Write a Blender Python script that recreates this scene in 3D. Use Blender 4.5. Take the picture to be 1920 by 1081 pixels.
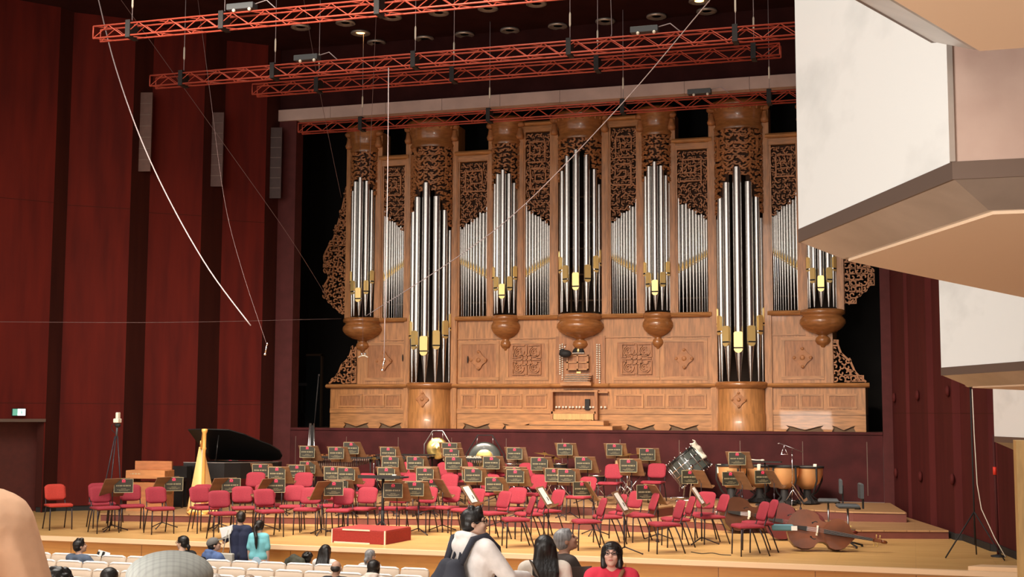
import bpy, bmesh, math, random
from mathutils import Vector, Matrix
PI = math.pi
for o in list(bpy.data.objects): bpy.data.objects.remove(o)
scn = bpy.context.scene
COL = scn.collection

# ---------------------------------------------------------------- camera
F_PX, YAW, PIT, ROL = 2431.0, math.radians(17.1), math.radians(5.42), .004
CAM = Vector((0, 0, 3.35))
FW = Vector((-math.sin(YAW)*math.cos(PIT), math.cos(YAW)*math.cos(PIT), math.sin(PIT)))
R0 = Vector((math.cos(YAW), math.sin(YAW), 0)); U0 = R0.cross(FW)
RT = R0*math.cos(ROL) + U0*math.sin(ROL); UP = RT.cross(FW)
cam = bpy.data.objects.new('camera', bpy.data.cameras.new('camera')); COL.objects.link(cam)
cam.data.sensor_width = 36; cam.data.lens = 36*F_PX/1920; cam.data.clip_end = 200; cam.data.clip_start = .05
m = Matrix((RT, UP, -FW)).transposed().to_4x4(); m.translation = CAM
cam.matrix_world = m
scn.camera = cam

# ---------------------------------------------------------------- light and exposure
scn.view_settings.view_transform = 'Standard'
scn.view_settings.look = 'None'
scn.view_settings.gamma = 1
scn.view_settings.use_curve_mapping = False
scn.view_settings.exposure = 0.0
w = bpy.data.worlds.new('hall'); scn.world = w; w.use_nodes = True
nt_ = w.node_tree; bg = nt_.nodes['Background']      # the lit hall behind the camera: bright to the rear, dim elsewhere
g_ = nt_.nodes.new('ShaderNodeNewGeometry'); vm_ = nt_.nodes.new('ShaderNodeVectorMath'); vm_.operation = 'DOT_PRODUCT'; vm_.inputs[1].default_value = (.14, .97, -.16)
nt_.links.new(g_.outputs['Incoming'], vm_.inputs[0]); cr_ = nt_.nodes.new('ShaderNodeValToRGB'); nt_.links.new(vm_.outputs['Value'], cr_.inputs[0])
cr_.color_ramp.elements[0].position = .70; cr_.color_ramp.elements[0].color = (.27, .23, .195, 1); cr_.color_ramp.elements[1].position = .99; cr_.color_ramp.elements[1].color = (1.9, 1.68, 1.48, 1)
nt_.links.new(cr_.outputs[0], bg.inputs[0]); bg.inputs[1].default_value = 1.0

def lamp(name, kind, loc, target, energy, color, **kw):
    l = bpy.data.lights.new(name, kind); l.energy = energy; l.color = color
    for k, v in kw.items(): setattr(l, k, v)
    o = bpy.data.objects.new(name, l); COL.objects.link(o); o.location = loc
    o.rotation_euler = (Vector(target)-Vector(loc)).to_track_quat('-Z', 'Y').to_euler()
    return o
WARM = (1.0, .83, .66)
# house lights over the stalls (front rows are very bright) and the bank of spots over the apron
lamp('stall_downlights', 'AREA', (-11, 14, 12.5), (-11, 15, 0), 1500, (1, .93, .84), shape='RECTANGLE', size=10, size_y=7, spread=math.radians(140))
lamp('stage_spot_bank', 'AREA', (-9, 15.5, 12.5), (-8, 29, 1), 740, WARM, shape='RECTANGLE', size=12, size_y=1.5, spread=math.radians(54))
lamp('stage_downlights', 'AREA', (-8.2, 22.8, 12.6), (-8.2, 22.8, 0), 330, WARM, shape='RECTANGLE', size=12, size_y=2.5, spread=math.radians(60))
lamp('side_spot_bank', 'SPOT', (-14.5, 7, 10), (-19.0, 26.6, 6.6), 2500, (1, .66, .42), spot_size=math.radians(26), spot_blend=1, shadow_soft_size=.4)
lamp('near_fill_spot', 'SPOT', (-2.5, 1.5, 9.5), (-2.2, 3.1, 2), 1150, (1, .93, .84), spot_size=math.radians(50), spot_blend=.8, shadow_soft_size=.3)  # added fill, no known fixture: brightens the close peach sleeve
lamp('middle_fill_spot', 'SPOT', (-3.5, 8, 10), (-2.4, 10.5, 2), 650, (1, .95, .9), spot_size=math.radians(50), spot_blend=.8, shadow_soft_size=.3)  # added fill that brightens the group standing in the stalls
lamp('organ_front_fill', 'AREA', (-7, -3, 10.6), (-8, 32, 5), 320, (1, .86, .74), shape='RECTANGLE', size=1.6, size_y=5)  # added unseen lamp: streaks on the pipes, frontal light on the organ
lamp('soffit_fill', 'AREA', (-5, -1, 2.7), (2, 8, 4.8), 540, (1, .95, .88), shape='RECTANGLE', size=3, size_y=1.5)  # added low lamp out of view, lifts the soffits and end walls

# ---------------------------------------------------------------- picture -> place
def ray(px, py): return FW + RT*((px-960)/F_PX) - UP*((py-540.5)/F_PX)
def atY(px, py, Y): d = ray(px, py); return CAM + d*(Y/d.y)
def atZ(px, py, Z): d = ray(px, py); return CAM + d*((Z-CAM.z)/d.z)
def prj(v):
    v = Vector(v)-CAM; k = v.dot(FW); return 960+F_PX*v.dot(RT)/k, 540.5-F_PX*v.dot(UP)/k
def at_scale(px, S):               # ground point seen in column px where a metre spans S pixels
    dep = F_PX/S; h = dep*(px-960)/F_PX
    return (h*math.cos(YAW)-dep*math.sin(YAW), dep*math.cos(YAW)+h*math.sin(YAW))

# ---------------------------------------------------------------- materials
def mat(name, col, rough=.6, metal=0, noise=None, bump=0, nscale=8, spec=.5, coat=0, stretch=None, emis=None, emis_s=0, col2=None, lo=.35, hi=.65):
    M = bpy.data.materials.new(name); M.use_nodes = True; nt = M.node_tree; b = nt.nodes['Principled BSDF']
    b.inputs['Roughness'].default_value = rough; b.inputs['Metallic'].default_value = metal
    b.inputs['Specular IOR Level'].default_value = spec; b.inputs['Coat Weight'].default_value = coat
    b.inputs['Base Color'].default_value = (*col, 1)
    if emis: b.inputs['Emission Color'].default_value = (*emis, 1); b.inputs['Emission Strength'].default_value = emis_s
    if noise or bump or col2:
        tc = nt.nodes.new('ShaderNodeTexCoord'); mp = nt.nodes.new('ShaderNodeMapping'); nz = nt.nodes.new('ShaderNodeTexNoise')
        nt.links.new(tc.outputs['Object'], mp.inputs[0]); nt.links.new(mp.outputs[0], nz.inputs['Vector'])
        if stretch: mp.inputs['Scale'].default_value = stretch
        nz.inputs['Scale'].default_value = nscale; nz.inputs['Detail'].default_value = 6
        c2 = col2 or tuple(c*(1-(noise or 0)) for c in col)
        cr = nt.nodes.new('ShaderNodeValToRGB'); cr.color_ramp.elements[0].position = lo; cr.color_ramp.elements[1].position = hi
        cr.color_ramp.elements[0].color = (*c2, 1); cr.color_ramp.elements[1].color = (*col, 1)
        nt.links.new(nz.outputs['Fac'], cr.inputs[0]); nt.links.new(cr.outputs[0], b.inputs['Base Color'])
        if bump:
            bp = nt.nodes.new('ShaderNodeBump'); bp.inputs['Strength'].default_value = bump; bp.inputs['Distance'].default_value = .01
            nt.links.new(nz.outputs['Fac'], bp.inputs['Height']); nt.links.new(bp.outputs[0], b.inputs['Normal'])
    return M

def planks(name, col, col2, width, length, axis='Y', gap=(.12, .07, .03), rough=.4, gapw=.006, grain=.3):
    M = mat(name, col, rough); nt = M.node_tree; b = nt.nodes['Principled BSDF']
    tc = nt.nodes.new('ShaderNodeTexCoord'); mp = nt.nodes.new('ShaderNodeMapping'); br = nt.nodes.new('ShaderNodeTexBrick')
    nt.links.new(tc.outputs['Object'], mp.inputs[0])
    if axis == 'Y': mp.inputs['Rotation'].default_value = (0, 0, PI/2)
    if axis == 'Z': mp.inputs['Rotation'].default_value = (PI/2, 0, 0)
    nt.links.new(mp.outputs[0], br.inputs['Vector'])
    br.inputs['Scale'].default_value = 1; br.inputs['Brick Width'].default_value = length; br.inputs['Row Height'].default_value = width
    br.inputs['Mortar Size'].default_value = gapw; br.inputs['Color1'].default_value = (*col, 1); br.inputs['Color2'].default_value = (*col2, 1); br.inputs['Mortar'].default_value = (*gap, 1)
    nz = nt.nodes.new('ShaderNodeTexNoise'); m2 = nt.nodes.new('ShaderNodeMapping'); m2.inputs['Scale'].default_value = (1, 14, 14) if axis != 'Y' else (14, 1, 14)
    nt.links.new(tc.outputs['Object'], m2.inputs[0]); nt.links.new(m2.outputs[0], nz.inputs['Vector']); nz.inputs['Scale'].default_value = 2; nz.inputs['Detail'].default_value = 5
    mx = nt.nodes.new('ShaderNodeMixRGB'); mx.blend_type = 'MULTIPLY'; mx.inputs[0].default_value = grain
    nt.links.new(br.outputs['Color'], mx.inputs[1]); nt.links.new(nz.outputs['Fac'], mx.inputs[2]); nt.links.new(mx.outputs[0], b.inputs['Base Color'])
    return M

M = {}
M['oak'] = mat('carved_oak', (.55, .245, .085), .38, noise=.38, nscale=3, stretch=(6, 6, .8), bump=.08, coat=.15)
M['oakh'] = mat('oak_rails', (.55, .25, .088), .38, noise=.38, nscale=3, stretch=(.8, 6, 6), bump=.08, coat=.15)
M['oakp'] = mat('oak_panel', (.44, .18, .065), .42, noise=.35, nscale=4, stretch=(5, 5, .8), bump=.05)
M['oakc'] = mat('carving_oak', (.46, .19, .07), .5, noise=.25, nscale=9)
M['pot'] = mat('turned_walnut', (.40, .16, .052), .24, noise=.3, nscale=5, stretch=(1, 1, 4), coat=.4)
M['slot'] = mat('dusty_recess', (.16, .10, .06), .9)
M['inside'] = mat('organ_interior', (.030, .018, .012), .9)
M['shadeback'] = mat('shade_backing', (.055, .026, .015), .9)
M['tin'] = mat('polished_tin', (.72, .71, .69), .25, metal=1, noise=.12, nscale=20)
M['gold'] = mat('gilt', (1.0, .74, .30), .34, metal=.5)
M['black'] = mat('black_lacquer', (.012, .011, .011), .3)
M['matte'] = mat('matte_black', (.014, .013, .014), .7)
M['steel'] = mat('steel', (.6, .6, .62), .3, metal=1)
M['chrome'] = mat('chrome', (.85, .85, .88), .15, metal=1)
M['ivory'] = mat('ivory', (.85, .80, .68), .5)
M['red'] = mat('red_upholstery', (.29, .021, .040), .85, noise=.18, nscale=60, bump=.1)
M['orange'] = mat('orange_upholstery', (.50, .042, .026), .85, noise=.18, nscale=60, bump=.1)
M['leg'] = mat('dark_tube', (.030, .022, .030), .4, metal=.3)
M['ply'] = mat('desk_plywood', (.22, .11, .055), .5, noise=.2, nscale=3, stretch=(1, 6, 6))
M['plac'] = mat('placard_black', (.028, .026, .016), .55)
M['placg'] = mat('placard_gold', (.52, .46, .28), .55)
M['placr'] = mat('placard_red', (.80, .05, .13), .6)
M['paper'] = mat('paper', (.88, .88, .86), .7)
M['marble'] = mat('white_marble', (.88, .91, .91), .25, col2=(.70, .73, .73), nscale=1.3, stretch=(1, .7, 1.3), lo=.28, hi=.48)
M['pink'] = mat('pink_marble', (.60, .45, .38), .4, col2=(.45, .31, .26), nscale=1.6, lo=.35, hi=.6)
M['bronze'] = mat('bronze_cladding', (.55, .50, .46), .30, metal=.6, noise=.25, nscale=2)
M['bronze2'] = mat('dark_bronze', (.17, .12, .095), .45, metal=.4)
M['soffit'] = mat('peach_plaster', (.98, .75, .54), .8)
M['truss'] = mat('red_truss', (.50, .085, .050), .45, metal=.1)
M['ceil'] = mat('ceiling_dark', (.036, .010, .010), .9, spec=.1, noise=.3, nscale=2)
M['beam'] = mat('beam_stone', (.58, .43, .39), .7, noise=.2, nscale=1.5)
M['jamb'] = mat('jamb_red', (.085, .019, .019), .7, spec=.2, noise=.2, nscale=4)
M['void'] = mat('niche_black', (.012, .010, .009), .9)
M['maroon'] = mat('maroon_board', (.070, .012, .013), .7, spec=.2, noise=.35, nscale=2.5)
M['seatw'] = mat('cream_seat', (.66, .53, .41), .6)
M['seattop'] = mat('seat_top_glare', (1, .97, .93), .6)  # near-white colour holds the glare of the house lights on the seat tops
M['podred'] = mat('podium_carpet', (.34, .028, .020), .9, noise=.2, nscale=40, bump=.1)
M['podtop'] = mat('podium_top_carpet', (.40, .050, .045), .9, noise=.2, nscale=40, bump=.1)
M['tape'] = mat('white_edge', (.90, .66, .52), .6)
M['harp'] = mat('maple_gold', (.85, .43, .11), .3, coat=.5, noise=.15, nscale=3)
M['harp2'] = mat('spruce_board', (.86, .49, .19), .35, coat=.5)
M['bass'] = mat('varnish_brown', (.19, .055, .018), .35, coat=.3, noise=.4, nscale=3)
M['bass2'] = mat('varnish_red', (.12, .014, .010), .55, spec=.3, coat=0, noise=.3, nscale=3)
M['bass3'] = mat('varnish_dark', (.09, .035, .018), .3, coat=.5, noise=.3, nscale=3)
M['copper'] = mat('copper_bowl', (.90, .50, .22), .4, metal=.6)
M['brass'] = mat('brass', (.80, .58, .20), .3, metal=.9, noise=.2, nscale=12)
M['skinh'] = mat('drum_head', (.85, .80, .70), .5)
M['cloth'] = mat('white_cloth', (.85, .80, .68), .9, bump=.2, nscale=12)
M['green'] = mat('drum_shell', (.055, .065, .060), .3, coat=.5)
M['grey'] = mat('grey_leather', (.06, .07, .08), .5)
M['thinw'] = mat('dark_wire', (.20, .13, .13), .6)
M['cable'] = mat('cable_grey', (.42, .36, .38), .5)
M['floorh'] = mat('hall_floor', (.52, .33, .20), .6, noise=.15, nscale=3)
M['stage'] = planks('stage_boards', (.80, .50, .195), (.72, .43, .155), .12, 2.4, 'X', (.42, .24, .09), .34, .003, .35)
M['tread'] = planks('riser_boards', (.56, .33, .16), (.49, .28, .13), .12, 2.4, 'X', (.28, .15, .07), .45, .003, .35)
M['congaw'] = mat('conga_wood', (.46, .30, .16), .5)
M['front'] = planks('stage_front_wood', (.80, .40, .11), (.74, .36, .095), 3, 1.5, 'Z', (.35, .16, .05), .4, .008, .3)
M['lip'] = mat('stage_edge_lip', (.95, .66, .40), .4)
M['riser'] = mat('riser_face', (.19, .055, .040), .55, noise=.2, nscale=3)
M['exitw'] = mat('exit_glass', (.7, .9, .85), .4, emis=(.75, 1, .95), emis_s=2.5)
M['exitg'] = mat('exit_green', (.1, .35, .25), .4, emis=(.2, .6, .45), emis_s=.5)
M['blue'] = mat('blue_cloth', (.10, .24, .30), .8)
M['lampg'] = mat('lamp_glass', (1, .8, .5), .4, emis=(1, .75, .4), emis_s=1.2)
M['yellow'] = mat('yellow_wood', (.66, .42, .16), .45, noise=.2, nscale=3, stretch=(6, 6, 1))

def wallmat(name, col, col2, seams):
    Mw = mat(name, col, .5, col2=col2, nscale=1.3, stretch=(3, 3, .35), lo=.3, hi=.7, bump=.03); nt = Mw.node_tree; b = nt.nodes['Principled BSDF']; b.inputs['Roughness'].default_value = .75; b.inputs['Specular IOR Level'].default_value = .15
    src = b.inputs['Base Color'].links[0].from_socket
    tc = nt.nodes.new('ShaderNodeTexCoord'); sp = nt.nodes.new('ShaderNodeSeparateXYZ'); nt.links.new(tc.outputs['Object'], sp.inputs[0])
    last = src
    for zz in seams:                         # thin shadow-gap joints between boards
        a = nt.nodes.new('ShaderNodeMath'); a.operation = 'COMPARE'; a.inputs[1].default_value = zz; a.inputs[2].default_value = .008
        nt.links.new(sp.outputs['Z'], a.inputs[0])
        mx = nt.nodes.new('ShaderNodeMixRGB'); nt.links.new(a.outputs[0], mx.inputs[0]); nt.links.new(last, mx.inputs[1]); mx.inputs[2].default_value = (.055, .010, .006, 1)
        last = mx.outputs[0]
    nt.links.new(last, b.inputs['Base Color'])
    return Mw
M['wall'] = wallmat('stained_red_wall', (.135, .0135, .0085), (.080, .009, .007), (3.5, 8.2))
M['wall2'] = wallmat('shade_toned_return', (.060, .013, .009), (.040, .009, .007), (3.5, 8.2))  # darker copy of the wall colour: shade of the return faces painted in
M['wallr'] = wallmat('stained_maroon_wall', (.090, .0155, .015), (.065, .011, .011), (3.35, 6.4, 9))
M['exitr'] = mat('red_tape', (.8, .04, .02), .5)

# ---------------------------------------------------------------- mesh builder
class MB:
    def __init__(s): s.v = []; s.f = []; s.mi = []; s.mats = []; s.cur = 0; s.smooth = []; s.sm = False
    def use(s, mt):
        if mt not in s.mats: s.mats.append(mt)
        s.cur = s.mats.index(mt); return s
    def add(s, vs, fs, sm=None):
        o = len(s.v); s.v += [tuple(v) for v in vs]
        for f in fs: s.f.append(tuple(i+o for i in f)); s.mi.append(s.cur); s.smooth.append(s.sm if sm is None else sm)
        return s
    def box(s, a, b, rot=None, bev=0):
        x0, y0, z0 = a; x1, y1, z1 = b
        if bev:
            c = bev; vs = []
            for z, i in ((z0, c), (z0+c, 0), (z1-c, 0), (z1, c)):
                vs += [(x0+i, y0+i, z), (x1-i, y0+i, z), (x1-i, y1-i, z), (x0+i, y1-i, z)]
            fs = [(3, 2, 1, 0), (12, 13, 14, 15)]
            for k in range(3):
                for j in range(4): a0 = k*4+j; a1 = k*4+(j+1) % 4; fs.append((a0, a1, a1+4, a0+4))
        else:
            vs = [(x0, y0, z0), (x1, y0, z0), (x1, y1, z0), (x0, y1, z0), (x0, y0, z1), (x1, y0, z1), (x1, y1, z1), (x0, y1, z1)]
            fs = [(3, 2, 1, 0), (4, 5, 6, 7), (0, 1, 5, 4), (1, 2, 6, 5), (2, 3, 7, 6), (3, 0, 4, 7)]
        if rot is not None: vs = [rot @ Vector(v) for v in vs]
        return s.add(vs, fs, False)
    def tube(s, pts, r, n=8, r2=None, cap=True):
        pts = [Vector(p) for p in pts]; vs = []; N = len(pts)
        rs = r if isinstance(r, (list, tuple)) else [r if r2 is None else r+(r2-r)*i/(N-1) for i in range(N)]
        pu = None
        for i, p in enumerate(pts):
            t = (pts[min(i+1, N-1)]-pts[max(i-1, 0)]).normalized()
            if pu is None: pu = t.orthogonal().normalized()
            else: pu = (pu-t*pu.dot(t)).normalized()
            q = t.cross(pu)
            for k in range(n): a = 2*PI*k/n; vs.append(p+(pu*math.cos(a)+q*math.sin(a))*rs[i])
        fs = [(i*n+k, i*n+(k+1) % n, (i+1)*n+(k+1) % n, (i+1)*n+k) for i in range(N-1) for k in range(n)]
        if cap: fs += [tuple(reversed(range(n))), tuple(range((N-1)*n, N*n))]
        return s.add(vs, fs, True if n > 5 else False)
    def lathe(s, prof, c=(0, 0, 0), n=24, a0=0, a1=2*PI, rot=None):
        full = abs(a1-a0-2*PI) < 1e-6; m_ = n if full else n+1; vs = []
        for r, z in prof:
            for k in range(m_):
                a = a0+(a1-a0)*k/n; p = Vector((r*math.cos(a), r*math.sin(a), z))
                if rot is not None: p = rot @ p
                vs.append(p+Vector(c))
        fs = []
        for i in range(len(prof)-1):
            for k in range(n):
                k2 = (k+1) % m_; fs.append((i*m_+k, i*m_+k2, (i+1)*m_+k2, (i+1)*m_+k))
        s.add(vs, fs, True)
        if full:
            if prof[0][0] > 1e-4: s.add(vs[:n], [tuple(reversed(range(n)))], False)
            if prof[-1][0] > 1e-4: s.add(vs[-n:], [tuple(range(n))], False)
        return s
    def prism(s, poly, z0, z1, tf=None, inset=None):   # poly in XY extruded along Z; tf maps (x,y,z)
        n = len(poly); bot = inset or poly
        vs = [(x, y, z0) for x, y in bot]+[(x, y, z1) for x, y in poly]
        fs = [tuple(reversed(range(n))), tuple(range(n, 2*n))]+[(k, (k+1) % n, n+(k+1) % n, n+k) for k in range(n)]
        if tf: vs = [tf(Vector(v)) for v in vs]
        return s.add(vs, fs, False)
    def ell(s, c, r, n=16, m_=10, rot=None):
        c = Vector(c); vs = []; fs = []
        for i in range(m_+1):
            th = PI*i/m_
            for k in range(n):
                a = 2*PI*k/n; p = Vector((r[0]*math.sin(th)*math.cos(a), r[1]*math.sin(th)*math.sin(a), -r[2]*math.cos(th)))
                if rot is not None: p = rot @ p
                vs.append(c+p)
        for i in range(m_):
            for k in range(n): fs.append((i*n+k, i*n+(k+1) % n, (i+1)*n+(k+1) % n, (i+1)*n+k))
        return s.add(vs, fs, True)
    def ribbon(s, pts, w_, y0, y1, tf=None):            # polyline in XZ, thickness w_, depth y0..y1
        n = len(pts); vs = []
        for i, (x, z) in enumerate(pts):
            x0, z0 = pts[max(i-1, 0)]; x1, z1 = pts[min(i+1, n-1)]
            dx, dz = x1-x0, z1-z0; L = math.hypot(dx, dz) or 1; nx, nz = -dz/L*w_/2, dx/L*w_/2
            vs += [(x+nx, y0, z+nz), (x-nx, y0, z-nz), (x-nx, y1, z-nz), (x+nx, y1, z+nz)]
        fs = [(0, 1, 2, 3), tuple(4*(n-1)+k for k in (3, 2, 1, 0))]
        for i in range(n-1):
            for k in range(4): fs.append((4*i+k, 4*i+(k+1) % 4, 4*i+4+(k+1) % 4, 4*i+4+k))
        if tf: vs = [tf(Vector(v)) for v in vs]
        return s.add(vs, fs, False)
    def build(s, name, mt=None, parent=None, origin=(0, 0, 0), bevel=0):
        me = bpy.data.meshes.new(name); o = Vector(origin)
        me.from_pydata([Vector(v)-o for v in s.v], [], s.f)
        ml = s.mats if s.mats else [mt]
        for x in ml: me.materials.append(M[x] if isinstance(x, str) else x)
        if s.mats:
            for p, i in zip(me.polygons, s.mi): p.material_index = i
        for p, q in zip(me.polygons, s.smooth): p.use_smooth = q
        b = bmesh.new(); b.from_mesh(me); bmesh.ops.recalc_face_normals(b, faces=b.faces); b.to_mesh(me); b.free()
        me.update()
        ob = bpy.data.objects.new(name, me); COL.objects.link(ob)
        if parent is not None: ob.parent = parent
        else: ob.location = o
        if bevel:
            md = ob.modifiers.new('bevel', 'BEVEL'); md.width = bevel; md.segments = 2; md.limit_method = 'ANGLE'
        return ob

def thing(name, loc=(0, 0, 0), rz=0, label=None, cat=None, group=None):
    o = bpy.data.objects.new(name, None); COL.objects.link(o); o.location = loc; o.rotation_euler = (0, 0, rz)
    o.empty_display_size = .2
    return tag(o, label, cat, group)
def tag(o, label=None, cat=None, group=None, kind=None):
    if label: o['label'] = label
    if cat: o['category'] = cat
    if group: o['group'] = group
    if kind: o['kind'] = kind
    return o
def struct(o): o['kind'] = 'structure'; return o
def kids(o): return [c for c in bpy.data.objects if c.parent == o]
def copy_tree(o, parent=None, memo=None):
    c = o.copy(); COL.objects.link(c)
    if parent is not None: c.parent = parent
    for ch in CH.get(o.name, None) or kids(o): copy_tree(ch, c)
    return c
CH = {}
ORD = ['leftmost', 'second from the left', 'third from the left', 'fourth from the left', 'fifth from the left', 'sixth from the left', 'seventh from the left', 'eighth from the left', 'ninth from the left', 'tenth from the left', 'eleventh from the left', 'twelfth from the left', 'thirteenth from the left', 'fourteenth from the left', 'fifteenth from the left', 'sixteenth from the left', 'seventeenth from the left', 'eighteenth from the left', 'nineteenth from the left', 'twentieth from the left']
def ordinals(items, text, group=None):      # items: (object, px); text: function ordinal -> label
    for k, (o, _) in enumerate(sorted(items, key=lambda t: t[1])): tag(o, text(ORD[k] if k < len(items)-1 or len(items) < 3 else 'rightmost'), group=group)

# ================================================================ THE HALL
ZS, L1, L2 = 1.0, 1.16, 1.36           # stage floor and the two risers
XC = -8.17                              # axis of the organ
# stage
sp = [(-17.6, 20.94), (2.0, 20.94), (1.7, 22.5), (.75, 26.4), (-.5, 30.5), (-15.9, 30.5), (-20.5, 27), (-21.5, 20.94)]
struct(MB().prism(sp, .9, ZS).build('floor', 'stage'))
mb = MB().box((-21.5, 20.96, 0), (2.3, 21.1, .93))
struct(mb.build('trim_1', 'front'))
struct(MB().box((-21.5, 20.84, .93), (2.0, 20.96, 1.005)).build('trim_2', 'lip'))
def fl(y): return 0 if y > 16 else (1.75 if y < 2.5 else 1.75*(16-y)/13.5)
mb = MB(); ys = [-4, 2.5, 16, 21]
for a, b in zip(ys, ys[1:]): mb.add([(-24, a, fl(a)), (7, a, fl(a)), (7, b, fl(b)), (-24, b, fl(b)), (-24, a, fl(a)-.2), (7, a, fl(a)-.2), (7, b, fl(b)-.2), (-24, b, fl(b)-.2)], [(0, 1, 2, 3), (4, 5, 6, 7), (0, 1, 5, 4), (2, 3, 7, 6), (0, 3, 7, 4), (1, 2, 6, 5)])
struct(mb.build('floor_stalls', 'floorh'))
# risers
def P2(px, py, z): p = atZ(px, py, z); return (p.x, p.y)
r1f = [P2(187, 976, 1), P2(560, 982, 1), P2(900, 985, 1), P2(1215, 998, 1), P2(1264, 987, 1), P2(1340, 993, 1), P2(1590, 1009, 1), P2(1779, 1010, 1)]
r1 = r1f+[(.1, 28), (-.52, 30.4), (-15.9, 30.4), (-17.0, 27.6)]
R1 = MB().use('tread').prism(r1, 1.13, L1).use('riser').prism([(x*.9995, y+.02) for x, y in r1], 1.0, 1.13)
tag(struct(R1.build('trim_3')), None)
r2f = [P2(640, 963, 1.16), P2(900, 962, 1.16), P2(1130, 966, 1.16), P2(1215, 972, 1.16), P2(1262, 965, 1.16), P2(1420, 968, 1.16), P2(1600, 977, 1.16), P2(1700, 979, 1.16)]
r2 = r2f+[(-.52, 30.4), (-15.45, 30.4), (-15.2, 29.35), (-12.9, 28.6)]
R2 = MB().use('tread').prism(r2, 1.33, L2).use('riser').prism([(x*.9995, y+.02) for x, y in r2], L1, 1.33)
struct(R2.build('trim_4'))
def yfront(poly, x):                    # front edge of a riser at this x
    for (x0, y0), (x1, y1) in zip(poly, poly[1:]):
        if x0 <= x <= x1: return y0+(y1-y0)*(x-x0)/(x1-x0)
    return poly[0][1] if x < poly[0][0] else poly[-1][1]
# choir wall below the organ
mb = MB().use('maroon').box((-15.345, 30.5, 1.36), (-.645, 30.68, 2.86)).box((-15.345, 30.47, 2.86), (-.645, 30.72, 2.92))
for i in range(11): x = -15.2+i*1.42; mb.use('bronze2').box((x, 30.492, 1.5), (x+.012, 30.5, 2.7))
struct(mb.build('wall_choir'))
struct(MB().box((-17.4, 30.68, 2.6), (1, 37, 2.88)).build('floor_terrace', 'slot'))
# frame of the organ niche
XL, XR, ZT = -15.35, -.64, 10.97
mb = MB().use('jamb').box((-15.98, 30.5, 1), (XL, 30.9, ZT)).box((XR, 30.5, 1), (-.42, 30.9, 14))
mb.use('ceil').box((-17.5, 30.52, 11.27), (-.4, 30.9, 14))
struct(mb.build('wall_back'))
mb = MB().use('beam'); xs = [-15.9+i*1.55 for i in range(11)]
for i in range(10): mb.box((xs[i]+.004, 30.44, ZT), (xs[i+1]-.004, 30.9, 11.27))
struct(mb.build('trim_5'))
mb = MB().use('void').box((-17.5, 35.8, 2.8), (1.2, 36, 14)).box((-17.6, 30.9, 2.8), (-17.5, 36, 14)).box((1.2, 30.9, 2.8), (1.3, 36, 14)).box((-17.5, 30.9, 13.9), (1.3, 36, 14))
struct(mb.build('wall_niche'))
dl, dr = atY(553, 735, 35.7), atY(600, 735, 35.7)
dm = mat('niche_door', (.018, .024, .026), .5)
d = MB().box((dl.x, 35.72, 2.88), (dr.x, 35.8, 5.0)).build('door_2', dm); struct(d)
MB().use('slot').box((dl.x-.05, 35.70, 2.88), (dl.x, 35.8, 5.05)).box((dr.x, 35.70, 2.88), (dr.x+.05, 35.8, 5.05)).box((dl.x-.05, 35.7, 5.0), (dr.x+.05, 35.8, 5.06)).build('door_frame', None, d)
# left wall: saw-tooth boards
LW = [(-24, 22.6), (-20.46, 25.3), (-19.42, 26.05), (-19.35, 26.5), (-18.22, 27.2), (-18.11, 27.9), (-17.0, 28.5), (-16.9, 29.2), (-15.98, 29.9), (-15.95, 30.5)]
def u(px): d = ray(px, 768); return d.x/d.y
def stepto(p, px, dv): U = u(px); t = (U*p[1]-p[0])/(dv[0]-U*dv[1]); return (p[0]+t*dv[0], p[1]+t*dv[1])
def dirv(a): a = math.radians(a); return (-math.cos(a), -math.sin(a))
p = (u(513)*30.5, 30.5); LW = [p]
for px, a in [(488, 80), (408, 40), (368, 80), (268, 40), (232, 80), (112, 40), (86, 80)]:
    p = stepto(p, px, dirv(a)); LW.append(p)
pD = stepto(p, 0, dirv(52)); pE = (pD[0]-3.2, pD[1]-4.1); corner = LW[-1]
tl = Vector((corner[0]-pD[0], corner[1]-pD[1])).normalized(); tn = Vector((-tl.y, tl.x))      # along the wall, into the wall
mb = MB().use('wall')
base = LW[::-1]
def wallrun(mb, pts, z0, z1, th=.25):
    for a, b in zip(pts, pts[1:]):
        a = Vector(a); b = Vector(b); t = (b-a).normalized(); n = Vector((-t.y, t.x))*th
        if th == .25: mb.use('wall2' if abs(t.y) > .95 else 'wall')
        mb.prism([tuple(a), tuple(b), tuple(b+n), tuple(a+n)], z0, z1)
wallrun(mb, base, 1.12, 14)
mb.use('matte'); wallrun(mb, [(x-.02, y+.02) for x, y in base], .9, 1.12, .2)
struct(mb.build('wall_left'))
# the bay with the side door, nearer the audience
dz = atY(40, 786, corner[1]).z
mb = MB().use('wall'); wallrun(mb, [tuple(pE), tuple(pD), corner], dz, 14); 
a = Vector(corner)-tl*.02
mb.use('wall').prism([corner, tuple(a), tuple(a+tn*.62), tuple(Vector(corner)+tn*.62)], .9, dz)
bays = Vector(corner)-tl*1.95
mb.prism([tuple(bays), tuple(bays-tl*6), tuple(bays-tl*6+tn*.3), tuple(bays+tn*.3)], 0, dz)
struct(mb.build('wall_left'))
mb = MB(); b0, b1 = bays+tn*.55, Vector(corner)+tn*.55
mb.use(mat('side_door', (.10, .016, .010), .6, noise=.2)).prism([tuple(b0), tuple(b1), tuple(b1+tn*.06), tuple(b0+tn*.06)], ZS, dz)
d1 = struct(mb.build('door_1'))
c = bays.lerp(Vector(corner), .42)+tn*.5
MB().box((c.x-.02, c.y-.03, 1.95), (c.x+.02, c.y+.03, 2.2)).build('door_handle', 'brass', d1)
mb = MB(); mb.use('bronze2').prism([tuple(bays-tn*.03), tuple(Vector(corner)-tn*.03), tuple(Vector(corner)), tuple(bays)], dz-.05, dz+.02)
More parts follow.
